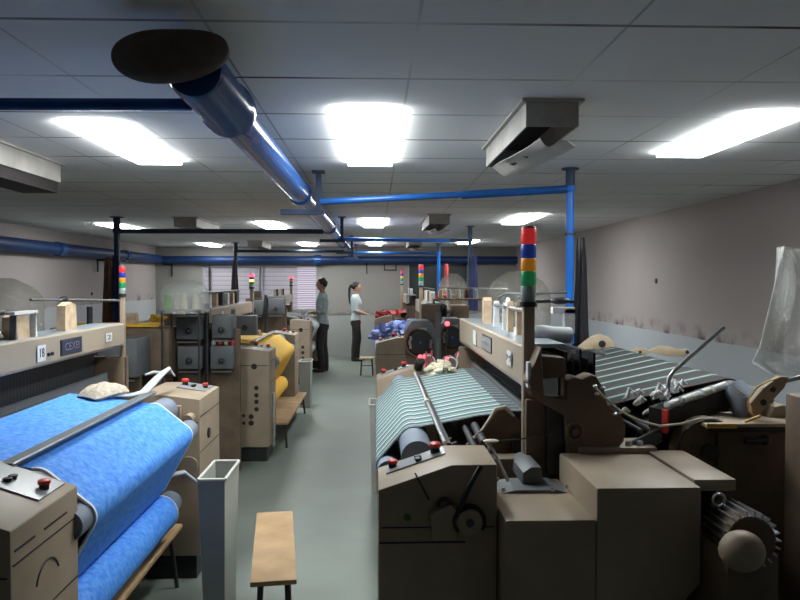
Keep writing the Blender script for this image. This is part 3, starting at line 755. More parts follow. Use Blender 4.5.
# near side castings, outline at Y = 2.92
def Q(pts, Y): return [(px2(a, c_, Y)[0]-.01, px2(a, c_, Y)[1]) for a, c_ in pts]
MB().prism(Q([(538, 355), (563, 357), (563, 376), (540, 378)], 2.93), 1, .41, .50).build('jack_bracket', 'paint_dark', R1, bevel=.004)
MB().prism(Q([(524, 300), (537, 300), (538, 345), (541, 395), (563, 397), (563, 378), (570, 375), (578, 377), (586, 373), (592, 374), (600, 388), (603, 402), (616, 412), (621, 424), (619, 438), (612, 447), (627, 463), (564, 466), (562, 414), (540, 402), (530, 395), (524, 380)], 2.90)[2:], 1, .36, .46).build('side_casting', 'paint_dark', R1, bevel=.006)
MB().box(px2(524, 0, 2.9)[0], px2(524, 0, 2.9)[0]+.012, .36, .40, 1.28, 1.38).build('latch', 'white', R1, smooth=False)
b = MB(); c = P(577, 433, 2.80); b.ring((c[0], .355, c[2]), 1, .032, .006, 24, 6); b.cyl((c[0], .34, c[2]), (c[0], .36, c[2]), .014, 16); b.build('shaft_collar', 'paint_dark', R1)
b = MB(); b.tube([P(566, 361, 3.1), P(572, 352, 3.1), P(590, 351, 3.12), P(605, 354, 3.15)], [(.003, .009)]*4, 10); b.build('cover_strip', 'white', R1)
b = MB(); b.ell(P(612, 428, 2.88), (.035, .03, .05)); b.build('bearing_cap', 'dark', R1)
for q in ((595, 386), (603, 388), (597, 394), (615, 414)):
    MB().ell(P(*q, 2.82), (.010, .012, .006)).build('screw_head', 'steel', R1)
# temple bracket
MB().prism(Q([(466, 446), (482, 430), (496, 409), (508, 407), (522, 424), (520, 452), (500, 458)], 3.12), 1, .63, .67).build('temple_bracket', 'paint_dark', R1, bevel=.003)
MB().tube([P(470, 440, 3.09), P(483, 429, 3.09), P(496, 409, 3.09), P(505, 407, 3.09), P(514, 416, 3.09)], [.003, .004, .009, .010, .005], 8).build('bracket_edge', 'cord', R1)
b = MB()
for k in range(7):
    a = P(448+k*5, 440+k*4, 3.0); b.cyl((a[0]-.012, a[1], a[2]), (a[0]+.014, a[1]+.02, a[2]+.004), .004, 8)
b.build('temple_teeth', 'steel', R1)
b = MB(); b.cyl((.44, .50, 1.03), (.44, .80, 1.045), .018, 16); b.cyl((.40, .50, 1.01), (.40, .82, 1.03), .014, 16); b.build('temple_cylinder', 'dark', R1)
# linkage with small levers (right of the box)
b = MB(); b.tube([P(486, 442, 2.72), P(493, 450, 2.70), P(499, 462, 2.66), P(508, 481, 2.62)], .006, 8); b.tube([P(490, 444, 2.72), P(487, 458, 2.70), P(477, 475, 2.66)], .006, 8); b.build('shear_arm', 'steel', R1)
b = MB(); b.ell(P(491, 441, 2.72), (.03, .02, .007)); b.build('shear_head', 'cord', R1)
b = MB(); b.tube([P(492, 441, 2.72), P(520, 439, 2.8), P(560, 434, 2.9)], .0025, 6); b.build('wire', 'dark', R1)
# white ducting behind the tower
b = MB(); b.tube([(.72, .95, 1.45), (.78, .95, 1.45), (.84, .96, 1.445), (.92, .97, 1.44)], [.035, .042, .038, .04], 18); b.build('cloth_wrap', 'whitecloth', R1)
b = MB(); b.box(.93, .98, 1.10, 1.15, 1.44, 1.56); b.box(.87, .98, 1.10, 1.15, 1.54, 1.57); b.build('angle_bracket', 'white', R1, smooth=False)
b = MB(); b.tube([(.74, 1.0, 1.60), (.86, 1.0, 1.605), (.95, 1.0, 1.60)], .008); b.ell((.88, 1.0, 1.605), (.05, .03, .018)); b.build('jack_lever', 'dark', R1)
# far end swing castings (light brown, holed)
def swing(px_pts, hole, Y, hr):
    b = MB().prism(Q(px_pts, Y), 1, Y-2.48, Y-2.48+.05); o = b.build('tension_bracket', 'cast', R1, bevel=.006)
    c = P(*hole, Y); MB().cyl((c[0], c[1]-.006, c[2]), (c[0], c[1]+.002, c[2]), hr, 20).build('bracket_hole', 'black', o)
swing([(574, 352), (584, 343), (592, 337), (600, 334), (609, 337), (614, 343), (614, 351), (605, 352), (594, 349)], (602, 344), 4.9, .024)
swing([(628, 353), (640, 348), (648, 349), (648, 356)], (640, 352), 5.0, .010)
swing([(648, 352), (660, 346), (672, 347), (680, 350), (688, 349), (690, 353), (684, 357), (668, 356)], (687, 352), 5.0, .012)

# --- cable strip box with white connectors, lever, drum, arm, motor at the right
ct = empty('connector_rack', (px2(668, 425, 2.88)[0], 2.88, 0), 'black connector rack with red end and rows of white plugs beside the striped warp', 'rack')
A0 = Vector((0, 0, 1.125)); A1 = Vector((.34, .17, 1.19)); ax = (A1-A0)
def along(t_, dz=0, dn=0):
    n = Vector((-ax.y, ax.x, 0)).normalized(); return A0+ax*t_+Vector((0, 0, dz))+n*dn
def slab(t0, t1, n0, n1, z0, z1):
    b = MB(); rs = []
    for t_ in (t0, t1): rs.append([along(t_, z0, n0), along(t_, z1, n0), along(t_, z1, n1), along(t_, z0, n1)])
    return b.loft(rs)
slab(0, 1, 0, .10, -.03, .055).build('rack_body', 'black', ct, smooth=False)
slab(-.03, 0, -.004, .022, -.035, .058).build('end_plate', 'red', ct, smooth=False)
slab(.02, .90, .08, .10, -.16, -.03).build('leg', 'dark', ct, smooth=False)
MB().box(.02, .17, .07, .16, 0, .98).build('pedestal', 'dark', ct, smooth=False)
for k, (t0, t1) in enumerate(((.03, .22), (.25, .56), (.59, .72), (.75, .99))):
    b = MB(); p = along(t0, .066, .02); q = along(t1, .066, .02); b.tube([p, p+(q-p)*.06, q-(q-p)*.06, q], [.010, .017, .017, .012], 10); b.build('plug_row', 'white', ct)
random.seed(3)
for k in range(22):
    t_ = -.45+random.random()*.95; p = along(t_, .075+random.random()*.025+(.02 if t_ < 0 else 0), .07+random.random()*.06)
    if t_ < 0: p.z = 1.135+(.10*random.random())
    b = MB(); dz = random.random()*.03
    b.tube([p, p+Vector((.015, 0, .01)), p+Vector((.028, .01, .012+dz)), p+Vector((.045, .0, dz))], [.005, .010, .009, .004], 8); b.build('plug', 'white', ct)
b = MB()
for k in range(5): b.tube([along(-.75, -.10-.016*k, .10), along(-.35, -.05-.018*k, .06), along(-.02, -.02-.012*k, .03)], .009, 8)
b.build('cable_bundle', 'grey', ct)

lv = MB(); lv.tube([px2(670, 404, 2.95)[0:1][0:1] and Vector((px2(670, 404, 2.95)[0], 2.98, px2(670, 404, 2.95)[1])), Vector((px2(669, 378, 2.98)[0], 2.98, px2(669, 378, 2.98)[1])), Vector((px2(674, 371, 2.98)[0], 2.98, px2(674, 371, 2.98)[1])), Vector((px2(724, 327, 3.0)[0], 3.0, px2(724, 327, 3.0)[1]))], .009, 12)
tag(lv.build('lever_rod', 'steel'), 'bent steel lever rod rising from the connector rack', 'rod')
cb = MB(); pts = [(594, 386), (604, 397), (620, 411), (640, 421), (660, 426), (680, 424), (700, 419), (716, 419)]
cb.tube([Vector((px2(a, c_, 2.72)[0], 2.72, px2(a, c_, 2.72)[1])) for a, c_ in pts], .0045, 8)
tag(cb.build('cable', 'cord'), 'thin cream cable sagging before the connector rack', 'cable')

dr = empty('let_off_drive', (1.30, 2.86, 0), 'dark brown drive with a round guard disc and yellow edged shelf at the right side', 'machine drive')
cx_, cz_ = px2(709, 452, 2.86)
cx_ -= 1.30
o = MB().cyl((cx_, .0, cz_), (cx_, .07, cz_), .135, 40).build('guard_disc', 'paint_dark', dr)
MB().ring((cx_, -.002, cz_), 1, .128, .006, 36, 6).build('disc_rim', 'dark', o)
MB().cyl((cx_, -.02, cz_), (cx_, 0, cz_), .035, 20).build('disc_hub', 'dark', o)
MB().ring((cx_, -.002, cz_), 1, .07, .006, 30, 6).build('disc_ring', 'paint_dark', o)
MB().box(.06, .55, -.02, .30, .05, 1.10).build('drive_body', 'paint_dark', dr, bevel=.01)
MB().box(.0, .46, -.05, .22, 1.125, 1.137).build('shelf', 'paint', dr, smooth=False)
MB().box(.03, .40, -.03, .20, 1.10, 1.125).build('shelf_support', 'dark', dr, smooth=False)
MB().box(.0, .12, -.056, -.05, 1.122, 1.140).build('yellow_edge', 'yellowcord', dr, smooth=False)
def D(px, py, Y): x, z = px2(px, py, Y); return (x-1.30, Y-2.86, z)
def DQ(pts, Y): return [(D(a, c_, Y)[0], D(a, c_, Y)[2]) for a, c_ in pts]
o = MB().prism(DQ([(752, 414), (749, 403), (762, 388), (778, 376), (788, 377), (783, 388), (768, 404), (758, 416)], 2.9), 1, .03, .06).build('swing_arm', 'paint', dr, bevel=.003)
c = D(762, 402, 2.9); MB().cyl((c[0], .026, c[2]), (c[0], .031, c[2]), .013, 16).build('arm_hole', 'black', o)
c = D(771, 389, 2.9); MB().cyl((c[0], .024, c[2]), (c[0], .031, c[2]), .012, 16).build('arm_boss', 'dark', o)
MB().tube([D(757, 419, 2.86), D(749, 411, 2.86), D(748, 400, 2.86), D(756, 388, 2.86), D(768, 381, 2.87), D(780, 378, 2.88)], .0035, 8).build('yellow_hose', 'yellowcord', dr)
MB().tube([D(745, 422, 2.82), D(752, 419, 2.82), D(760, 416, 2.84)], .006, 8).build('yellow_hose', 'yellowcord', dr)
b = MB(); b.prism(DQ([(762, 418), (770, 405), (778, 403), (790, 408), (783, 416), (778, 424), (765, 424)], 2.98), 1, .08, .20); b.build('curved_cover', 'paint', dr, bevel=.008)
b = MB(); b.tube([D(780, 381, 2.95), D(790, 380, 2.95), D(805, 376, 2.95)], .01, 10); b.build('arm_shaft', 'steel', dr)
MB().tube([D(731, 388, 2.98), D(748, 396, 2.96)], [.006, .006], 8).build('pin', 'steel', dr)
b = MB(); b.tube([D(733, 388, 3.05), D(745, 400, 3.0), D(745, 416, 3.0)], [.05, .06, .05], 16); b.build('blue_spool', 'roller', dr)
b = MB(); b.cyl(D(745, 441, 2.83), D(765, 441, 2.83), .012, 12); b.ell(D(765, 440, 2.83), (.02, .02, .02)); b.build('spindle', 'dark', dr)
tag(MB().box(1.56, 1.86, 2.36, 2.72, 0, 1.275).build('electrical_cabinet', 'paint_dark', bevel=.01), 'tall plain brown cabinet at the right edge', 'cabinet')

mo = empty('electric_motor', (1.12, 2.22, 0), 'finned motor with pale dome at the bottom right by the brown machine case', 'motor')
def Mo(px, py, Y): x, z = px2(px, py, Y); return Vector((x-1.12, Y-2.22, z))
p0, p1 = Mo(728, 524, 2.42), Mo(752, 540, 2.18)
ax_ = (p1-p0).normalized()
b = MB(); b.tube([p0-ax_*.02, p0, p1], [.05, .07, .07], 24); b.build('motor_body', 'paint_dark', mo)
b = MB(); a_ = ax_.cross(Vector((0, 0, 1))).normalized(); c_ = a_.cross(ax_)
for k in range(22):
    th = 2*PI*k/22; o_ = a_*math.cos(th)+c_*math.sin(th); tt = ax_.cross(o_)*.002
    q = [p0+o_*.066, p0+o_*.086, p1+o_*.086, p1+o_*.066]
    b.loft([[x_-tt for x_ in q], [x_+tt for x_ in q]])
b.build('cooling_fins', 'steel', mo, smooth=False)
b = MB(); b.ell(Mo(742, 551, 2.15), (.068, .06, .062)); b.build('motor_dome', 'paint', mo)
c = Mo(719, 500, 2.36); b = MB(); b.ring(c, 1, .020, .005, 24, 8); b.build('lifting_ring', 'steel', mo)
MB().box(-.04, .12, -.04, .24, 0, .86).build('motor_base', 'paint_dark', mo, bevel=.006)
MB().cyl(c+Vector((0, 0, -.02)), (c.x, c.y, .80), .012, 10).build('ring_stem', 'dark', mo)

# hanging polythene bag right
pb = MB(); rings = []
Yp = 3.3
ol = [(785, 246, 800, 250), (783, 262, 815, 262), (778, 285, 830, 285), (768, 315, 840, 315), (758, 345, 845, 345), (749, 362, 850, 370), (768, 374, 855, 385)]
for i, (xa, ya, xb, yb) in enumerate(ol):
    r = []
    for j in range(13):
        u = j/12; x, z = px2(xa+(xb-xa)*u, ya+(yb-ya)*u, Yp); r.append(Vector((x, Yp+.03*math.sin(u*9+i)+.02*math.sin(17*u), z)))
    back = [Vector((p.x, p.y+.10*math.sin(PI*k/12)+.004, p.z)) for k, p in enumerate(r)]
    rings.append(r+back[::-1])
pb.loft(rings, cap=False)
tag(pb.build('plastic_bag', 'plastic'), 'clear polythene sheet hanging in folds at the right edge', 'plastic sheet')

# ------------------------------------------------------------------ yarn waste and loose items
def clump(name, pts, r, m, label, cat, seed, n=14, noise=.3):
    random.seed(seed); b = MB()
    for k in range(n):
        p = Vector(random.choice(pts))+Vector([random.gauss(0, r*.35) for _ in range(3)])*Vector((1, 1, .3)).length*.6
        q = p+Vector((random.uniform(-r, r), random.uniform(-r, r), random.uniform(-r*.2, r*.35)))
        q2 = q+Vector((random.uniform(-r, r), random.uniform(-r, r), random.uniform(-r*.4, r*.2)))
        b.tube([p, q, q2], [r*.25, r*.42, r*.2], 8)
    return tag(b.build(name, m), label, cat)
# bundle on blue cloth
b = MB(); rings = []; n = 20
c0 = Vector((-1.43, 3.86, 1.125))
for i, (f_, hh) in enumerate(((.8, -.012), (1.02, .008), (.86, .032), (.5, .05), (.12, .054))):
    rings.append([c0+Vector((math.cos(2*PI*k/n)*.11*f_*(1+.18*math.sin(3*2*PI*k/n+1)), math.sin(2*PI*k/n)*.17*f_*(1+.12*math.sin(4*2*PI*k/n)), -.018+hh+.006*math.sin(5*k+i))) for k in range(n)])
b.loft(rings); tag(b.build('cloth_bundle', 'yarn'), 'crumpled beige cloth bundle lying on the blue cloth', 'cloth')
b = MB(); b.tube([(-1.36, 3.82, 1.105), (-1.28, 3.86, 1.10), (-1.235, 3.93, 1.105), (-1.225, 4.04, 1.135), (-1.21, 4.18, 1.175), (-1.20, 4.28, 1.19), (-1.16, 4.26, 1.15)],
        [(.006, .014), (.010, .022), (.013, .026), (.014, .026), (.013, .022), (.011, .018), (.005, .010)], 12)
b.tube([(-1.21, 4.18, 1.175), (-1.26, 4.19, 1.18), (-1.30, 4.16, 1.17)], [.012, .010, .005], 8)
tag(b.build('white_rag', 'whitecloth'), 'twisted white rag trailing from the blue cloth to the control box', 'rag')
clump('yarn_waste', [(.43, 4.93, 1.09), (.50, 4.90, 1.09), (.46, 5.02, 1.12)], .05, 'cream', 'tangle of cream yarn waste at the far end of the striped cloth', 'yarn', 5, 26)
clump('blue_rag', [(.10, 9.0, 1.05), (.18, 9.1, 1.07)], .12, 'paleblue', 'crumpled blue cloth heap on the second right loom', 'cloth', 8, 12)
clump('blue_rag', [(.30, 9.7, 1.06), (.38, 9.8, 1.08)], .12, 'paleblue', 'second crumpled blue cloth heap right of the first', 'cloth', 9, 22)
clump('red_rag', [(.10, 13.95, 1.05), (.22, 14.0, 1.07)], .08, 'redcloth', 'small red and white cloth heap on the farthest right loom', 'cloth', 10, 18)
clump('red_rag', [(.85, 9.6, 1.50), (.95, 9.7, 1.50)], .05, 'redcloth', 'reddish rag on the machine below the navy hanging cloth', 'cloth', 14, 12)
clump('cloth_heap', [(-1.28, 12.6, 1.08), (-1.36, 12.8, 1.08), (-1.3, 13.0, 1.08)], .08, 'whitecloth', 'pale cloth heap on the loom beside the man', 'cloth', 12, 20)
clump('yarn_waste', [(-1.38, 8.35, 1.09), (-1.45, 8.5, 1.09), (-1.32, 8.45, 1.09)], .07, 'yarn', 'beige waste bundle lying on the yellow cloth', 'yarn', 13, 20)
clump('yellow_strip', [(-2.2, 7.45, 1.30), (-2.17, 7.5, 1.30)], .06, 'yellowcloth', 'orange yellow rags between the left looms', 'cloth', 15, 12)
# white trailing ends by the cloth rolls
b = MB(); b.tube([(-1.20, 3.86, .60), (-1.12, 3.90, .66), (-1.03, 3.95, .67), (-.975, 3.98, .61)], [(.01, .03)]*4, 10); tag(b.build('white_strap', 'whitecloth'), 'white cloth strap draped over the take-up roller of the blue cloth', 'strap')

# ------------------------------------------------------------------ bins, benches, boards
def bin_(x0, x1, y0_, y1_, h, label):
    t = empty('waste_bin', ((x0+x1)/2, (y0_+y1_)/2, 0), label, 'bin')
    a, c_ = (x1-x0)/2, (y1_-y0_)/2; k = .78; th = .006
    b = MB()
    def rr(f_, z, g=0): return [(sx*(a*f_-g), sy*(c_*f_-g), z) for sx, sy in ((-1, -1), (1, -1), (1, 1), (-1, 1))]
    b.loft([rr(k, .0), rr(1, h), rr(1, h, th), rr(k, .01, th)])
    b.build('bucket', 'bin', t, smooth=False)
    b = MB(); g = [(-a, -c_, h), (a, -c_, h), (a, c_, h), (-a, c_, h), (-a, -c_, h)]
    for p, q in zip(g, g[1:]): b.cyl(p, q, .008, 8)
    b.build('rim', 'binrim', t)
bin_(-.86, -.73, 3.55, 3.92, .735, 'tall grey plastic bin beside the near left loom')
bin_(-1.02, -.86, 9.75, 10.1, .62, 'small grey bin beyond the yellow cloth loom')
bin_(-.045, .15, 5.75, 6.05, .72, 'narrow grey bin behind the near right control box')

def bench(x0, x1, y0_, y1_, z, label, th=.022, rz=0, legs=((0, 0), (1, 0), (0, 1), (1, 1)), m='wood', name='wooden_bench', w=.02):
    t = empty(name, ((x0+x1)/2, (y0_+y1_)/2, 0), label, 'bench', rz=rz)
    a, c_ = (x1-x0)/2, (y1_-y0_)/2
    MB().box(-a, a, -c_, c_, z-th, z).build('plank', m, t, bevel=.003)
    for sx in (-1, 1):
        for sy in (-1, 1):
            MB().tube([(sx*(a-.04), sy*(c_-.10), z-th), (sx*(a-.02), sy*(c_-.05), 0)], w*.6, 8).build('leg', 'dark', t)
    MB().cyl((-a+.03, c_-.08, z*.5), (a-.03, c_-.08, z*.5), w*.4, 8).build('brace', 'dark', t)
bench(-1.30, -.88, 7.38, 9.40, .27, 'long low plank bench in front of the yellow cloth loom')
bench(-1.42, -1.08, 2.7, 4.10, .34, 'low plank bench under the blue cloth roll')
bench(-.575, -.385, 3.0, 3.92, .46, 'pale wooden bench top at the bottom of the aisle', rz=.13, m='wood')
bench(-.28, -.02, 13.05, 13.35, .32, 'small pale wooden stool near the woman', m='palewood')

# ------------------------------------------------------------------ feeder stands and creels between looms
def creel(X, Y, z0, z1, w, label, cones, m='plastic2', d_=.35):
    t = empty('yarn_creel', (X, Y, 0), label, 'yarn creel', 'plastic covered yarn creels')
    b = MB()
    for sx in (-1, 1):
        for sy in (-1, 1): b.cyl((sx*w*.42, sy*d_*.4, 0), (sx*w*.42, sy*d_*.4, z0-.02), .009, 8)
    b.build('stand', 'dark', t)
    MB().box(-w*.48, w*.48, -d_*.46, d_*.46, z0-.02, z0).build('shelf', 'steel', t, smooth=False)
    for (x, y, mm) in cones:
        MB().tube([(x, y, z0), (x, y, z0+.005), (x, y, z0+.13), (x, y, z0+.135)], [.02, .036, .024, .01], 16).build('yarn_cone', mm, t)
    b = MB(); rings = []; n = 32
    for i in range(8):
        q = i/7; f_ = 1.0 if q < .55 else math.sqrt(max(.02, 1-((q-.55)/.47)**2)); z = z0-.03+(z1-z0+.03)*q
        rings.append([(math.copysign(abs(math.cos(2*PI*k/n))**.7, math.cos(2*PI*k/n))*w*.53*f_*(1+.03*math.sin(6*2*PI*k/n+i)), math.copysign(abs(math.sin(2*PI*k/n))**.7, math.sin(2*PI*k/n))*d_*.53*f_*(1+.03*math.sin(7*2*PI*k/n)), z) for k in range(n)])
    R_ = [[b.bm.verts.new(p) for p in r] for r in rings]
    for a, c_ in zip(R_, R_[1:]):
        for i in range(n): b.bm.faces.new((a[i], a[(i+1) % n], c_[(i+1) % n], c_[i]))
    b.bm.faces.new(R_[-1])
    b.build('plastic_cover', m, t)
    return t
creel(1.19, 6.05, 1.28, 1.78, .50, 'large cloudy plastic covered creel behind the near right loom', [(-.12, 0, 'cream'), (.1, 0, 'brownc'), (0, -.1, 'cream')])
creel(1.27, 11.9, 1.25, 1.82, .46, 'plastic covered creel beside the navy cloth in the back', [(-.1, 0, 'cream'), (.1, 0, 'brownc')])
creel(-1.60, 6.2, 1.46, 1.705, .36, 'clear plastic covered creel with a green yarn cone', [(-.12, -.08, 'green'), (-.05, -.04, 'cream'), (.01, -.08, 'cream'), (.10, -.02, 'cream')], 'plastic')
creel(-2.72, 5.4, 1.25, 1.72, .55, 'cloudy plastic covered creel at the left edge behind the beam', [(-.1, 0, 'cream'), (.1, 0, 'green')])

def feeder_stand(X, Y, boxes, label, rail=True):
    t = empty('feeder_stand', (X, Y, 0), label, 'machine stand')
    for x, z, w_, h_, d_ in boxes:
        o = MB().box(x-w_/2, x+w_/2, -.03, d_, z-h_/2, z+h_/2).build('feeder_box', 'grey', t, bevel=.006)
        k = MB(); k.tube([(x, -.065, z-h_*.12), (x, -.06, z-h_*.12), (x, -.03, z-h_*.12)], [.018, .026, .026], 20); k.build('knob', 'black', o)
        MB().cyl((x, -.068, z-h_*.12), (x, -.064, z-h_*.12), .008, 12).build('knob_cap', 'steel', o)
        MB().box(x-w_*.45, x+w_*.45, -.045, -.03, z-h_/2-.03, z-h_/2-.015).build('chrome_rail', 'steel', o, smooth=False)
    xs_ = [q[0] for q in boxes]
    MB().box(min(xs_)-.13, max(xs_)+.13, .10, .16, 0, max(q[1] for q in boxes)-.03).build('back_panel', 'paint_dark', t, smooth=False)
    MB().cyl(((min(xs_)+max(xs_))/2, .02, 0), ((min(xs_)+max(xs_))/2, .02, 1.5), .022, 12).build('upright', 'dark', t)
    return t
f1 = feeder_stand(-1.47, 6.45, [(-.15, 1.29, .23, .20, .22), (.13, 1.30, .17, .20, .22), (-.15, 1.03, .21, .20, .22), (.13, 1.03, .20, .20, .22)], 'dark stand with four grey knobbed boxes between the left looms')
f2 = feeder_stand(-1.55, 10.4, [(-.15, 1.32, .22, .2, .2), (.15, 1.34, .22, .22, .2)], 'small stand with grey boxes behind the yellow cloth loom')
q = MB(-1).box(.24, .46, .72, .86, 1.14, 1.34); q = q.build('jack_box', 'grey', L2, bevel=.006)
MB(-1).cyl((.35, .70, 1.22), (.35, .72, 1.22), .03, 20).build('knob', 'black', q)
f4 = feeder_stand(-2.2, 5.75, [(-.25, 1.1, .4, .3, .3), (.2, 1.1, .3, .3, .3)], 'low dark brown machine stand behind the near left loom')
# spools / rags on top of f1
for k, (x, mm) in enumerate(((-.01, 'whitecloth'), (.05, 'redcloth'), (.10, 'cream'), (.16, 'redcloth'))):
    MB().tube([(x+.05, .05, 1.132), (x+.05, .05, 1.16), (x+.05, .05, 1.18)], [.018, .020, .006], 10).build('bobbin', mm, f1)
tag(MB().box(-2.75, -1.75, 6.25, 6.6, .9, 1.30).box(-2.70, -2.6, 6.3, 6.5, 0, .9).box(-1.9, -1.8, 6.3, 6.5, 0, .9).build('machine_table', 'paint_dark', bevel=.01), 'dark brown machine table behind the four knobbed boxes', 'table')
tag(MB().box(-2.65, -1.85, 6.27, 6.5, 1.305, 1.335).build('yellow_cloth', 'yellowcloth', bevel=.01), 'folded yellow cloth lying on the dark machine table', 'cloth')
tag(MB().box(-2.15, -2.05, 6.30, 6.40, 1.338, 1.42).build('wooden_block', 'palewood'), 'small wooden block on the folded yellow cloth', 'block')
tag(MB().cyl((-2.08, 9.3, 0), (-2.08, 9.3, 1.88), .022, 12).build('steel_pole', 'steel'), 'thin pale steel pole standing before the far left wall', 'pole')
# drum feeders right between R1 and R2
def drum(X, Y, z, r, label):
    t = empty('drum_drive', (X, Y, 0), label, 'machine drive', 'round drives between the right looms')
    b = MB(); b.prism([(-r*1.0, z-r*.9), (-r*1.0, z+r*.7), (-r*.55, z+r*1.45), (r*.65, z+r*1.45), (r*1.1, z+r*.8), (r*1.1, z-r*.9)], 1, .03, .40); b.build('hood', 'grey', t, bevel=.012)
    MB().box(-r*.9, r*.9, .05, .35, 0, z-r*.9).build('pedestal', 'paint_dark', t, smooth=False)
    MB().tube([(0, -.03, z), (0, -.02, z), (0, .03, z)], [r*.80, r*.86, r*.9], 36).build('drum', 'black', t)
    M['rustrim'] = M.get('rustrim') or mat('rusty_rim', (.26, .10, .06), .6)
    MB().ring((0, -.01, z), 1, r, .010, 30, 8, (1.7, 4.9)).build('rim', 'rustrim', t)
    for a_ in (2.7, 3.1, 3.5, -.3, .1):
        MB().box(-.012, .012, -.01, .01, -.02, .02).build('roller', 'steel', t, smooth=False, loc=(r*.72*math.cos(a_), -.04, z+r*.72*math.sin(a_)))
    MB().cyl((0, -.05, z), (0, -.03, z), .012, 12).build('hub', 'bluepost', t)
    MB().box(-r*.35, r*.45, .01, .03, z+r*.80, z+r*.98).build('hood_label', 'cast', t, smooth=False)
drum(.44, 7.1, 1.10, .145, 'grey hooded round drive with blue hub left of the steel post')
drum(.78, 7.35, 1.13, .13, 'second round drive with blue hub, half hidden by the striped loom beam')
tag(MB().cyl((.60, 6.9, 0), (.60, 6.9, 1.40), .028, 14).build('steel_pole', 'grey'), 'grey steel post between the two round drives', 'pole')
tag(MB().box(.45, 1.1, 7.8, 8.1, 0, 1.25).box(.5, .7, 7.82, 8.0, 1.25, 1.45).build('machine_cabinet', 'paint_dark', bevel=.01), 'dark machine cabinet behind the round drives', 'cabinet')
# weft feeders with red lamps at the far end of the near right loom
def feeder(X, Y, z, label, lamp=True):
    t = empty('weft_feeder', (X, Y, 0), label, 'yarn feeder', 'silver yarn feeders with red lamps')
    MB().cyl((0, 0, z), (0, .10, z), .045, 20).build('drum', 'steel', t)
    MB().tube([(0, .10, z), (0, .13, z), (0, .20, z)], [.052, .058, .04], 20).build('motor_housing', 'grey', t)
    MB().ring((0, -.005, z), 1, .052, .006, 24, 6).build('brush_ring', 'white', t)
    MB().cyl((0, .15, 0), (0, .15, z-.03), .012, 10).build('stem', 'dark', t)
    if lamp: MB().ell((-.03, -.02, z+.045), (.014, .012, .014), 12, 8).build('lamp', 'led', t)
feeder(.42, 5.75, 1.06, 'silver yarn feeder at the far end of the striped cloth')
feeder(.60, 5.78, 1.04, 'silver yarn feeder with a bright red lamp under the beam end')
feeder(.72, 5.95, 1.06, 'silver yarn feeder partly behind the beam post')
tag(MB().ell((.575, 5.80, 1.36), (.02, .015, .02), 12, 8).build('red_lamp', 'led'), 'small red lamp at the far end of the right beam', 'lamp')
MB().cyl((0, 0, -.02), (0, .15, -.3), .006, 8).build('stem', 'dark', bpy.data.objects['red_lamp'], loc=(.575, 5.80, 1.36))
b = MB(1); b.tube([(.30, 2.82, 1.06), (.315, 2.78, 1.12), (.31, 2.70, 1.13)], [.03, .035, .02], 12); b.build('black_handle', 'black', R1)
MB().ell((.315, 2.76, 1.155), (.016, .016, .014), 12, 8).build('red_lamp', 'led', R1)
b = MB(1); b.box(.36, .372, 2.86, 2.88, 1.05, 1.18); b.box(.40, .412, 2.86, 2.88, 1.07, 1.19); b.build('tool_handle', 'redcloth', R1, smooth=False)
# red knobs on far boxes etc.
for t_, s_ in ((R2, 1), (R3, 1)):
    MB(s_).cyl((.42, .2, 1.05), (.42, .2, 1.16), .03, 16).build('stop_lamp', 'led' if t_ is R2 else 'red', t_)
# spools on second right loom top
for k in range(5):
    x = .75+k*.10; y = 8.3+.05*(k % 2)
    o = MB().tube([(x, y, 1.50), (x, y, 1.505), (x, y, 1.60), (x, y, 1.605)], [.012, .03, .022, .01], 14).build('yarn_cone', ['cream', 'whitecloth', 'cream', 'brownc', 'whitecloth'][k])
    tag(o, ['cream yarn cone at the start of the row behind the beam', 'white yarn cone second in the row behind the beam', 'middle cream yarn cone in the row behind the beam', 'brown yarn cone in the row behind the beam', 'white yarn cone ending the row behind the beam'][k], 'yarn cone', 'yarn cones on the cone shelf')
tag(MB().box(.66, 1.25, 8.2, 8.42, 1.482, 1.498).box(.66, .68, 8.30, 8.33, 0, 1.482).box(1.22, 1.24, 8.30, 8.33, 0, 1.482).build('cone_shelf', 'paint_dark', smooth=False), 'narrow dark shelf holding yarn cones behind the near right beam', 'shelf')

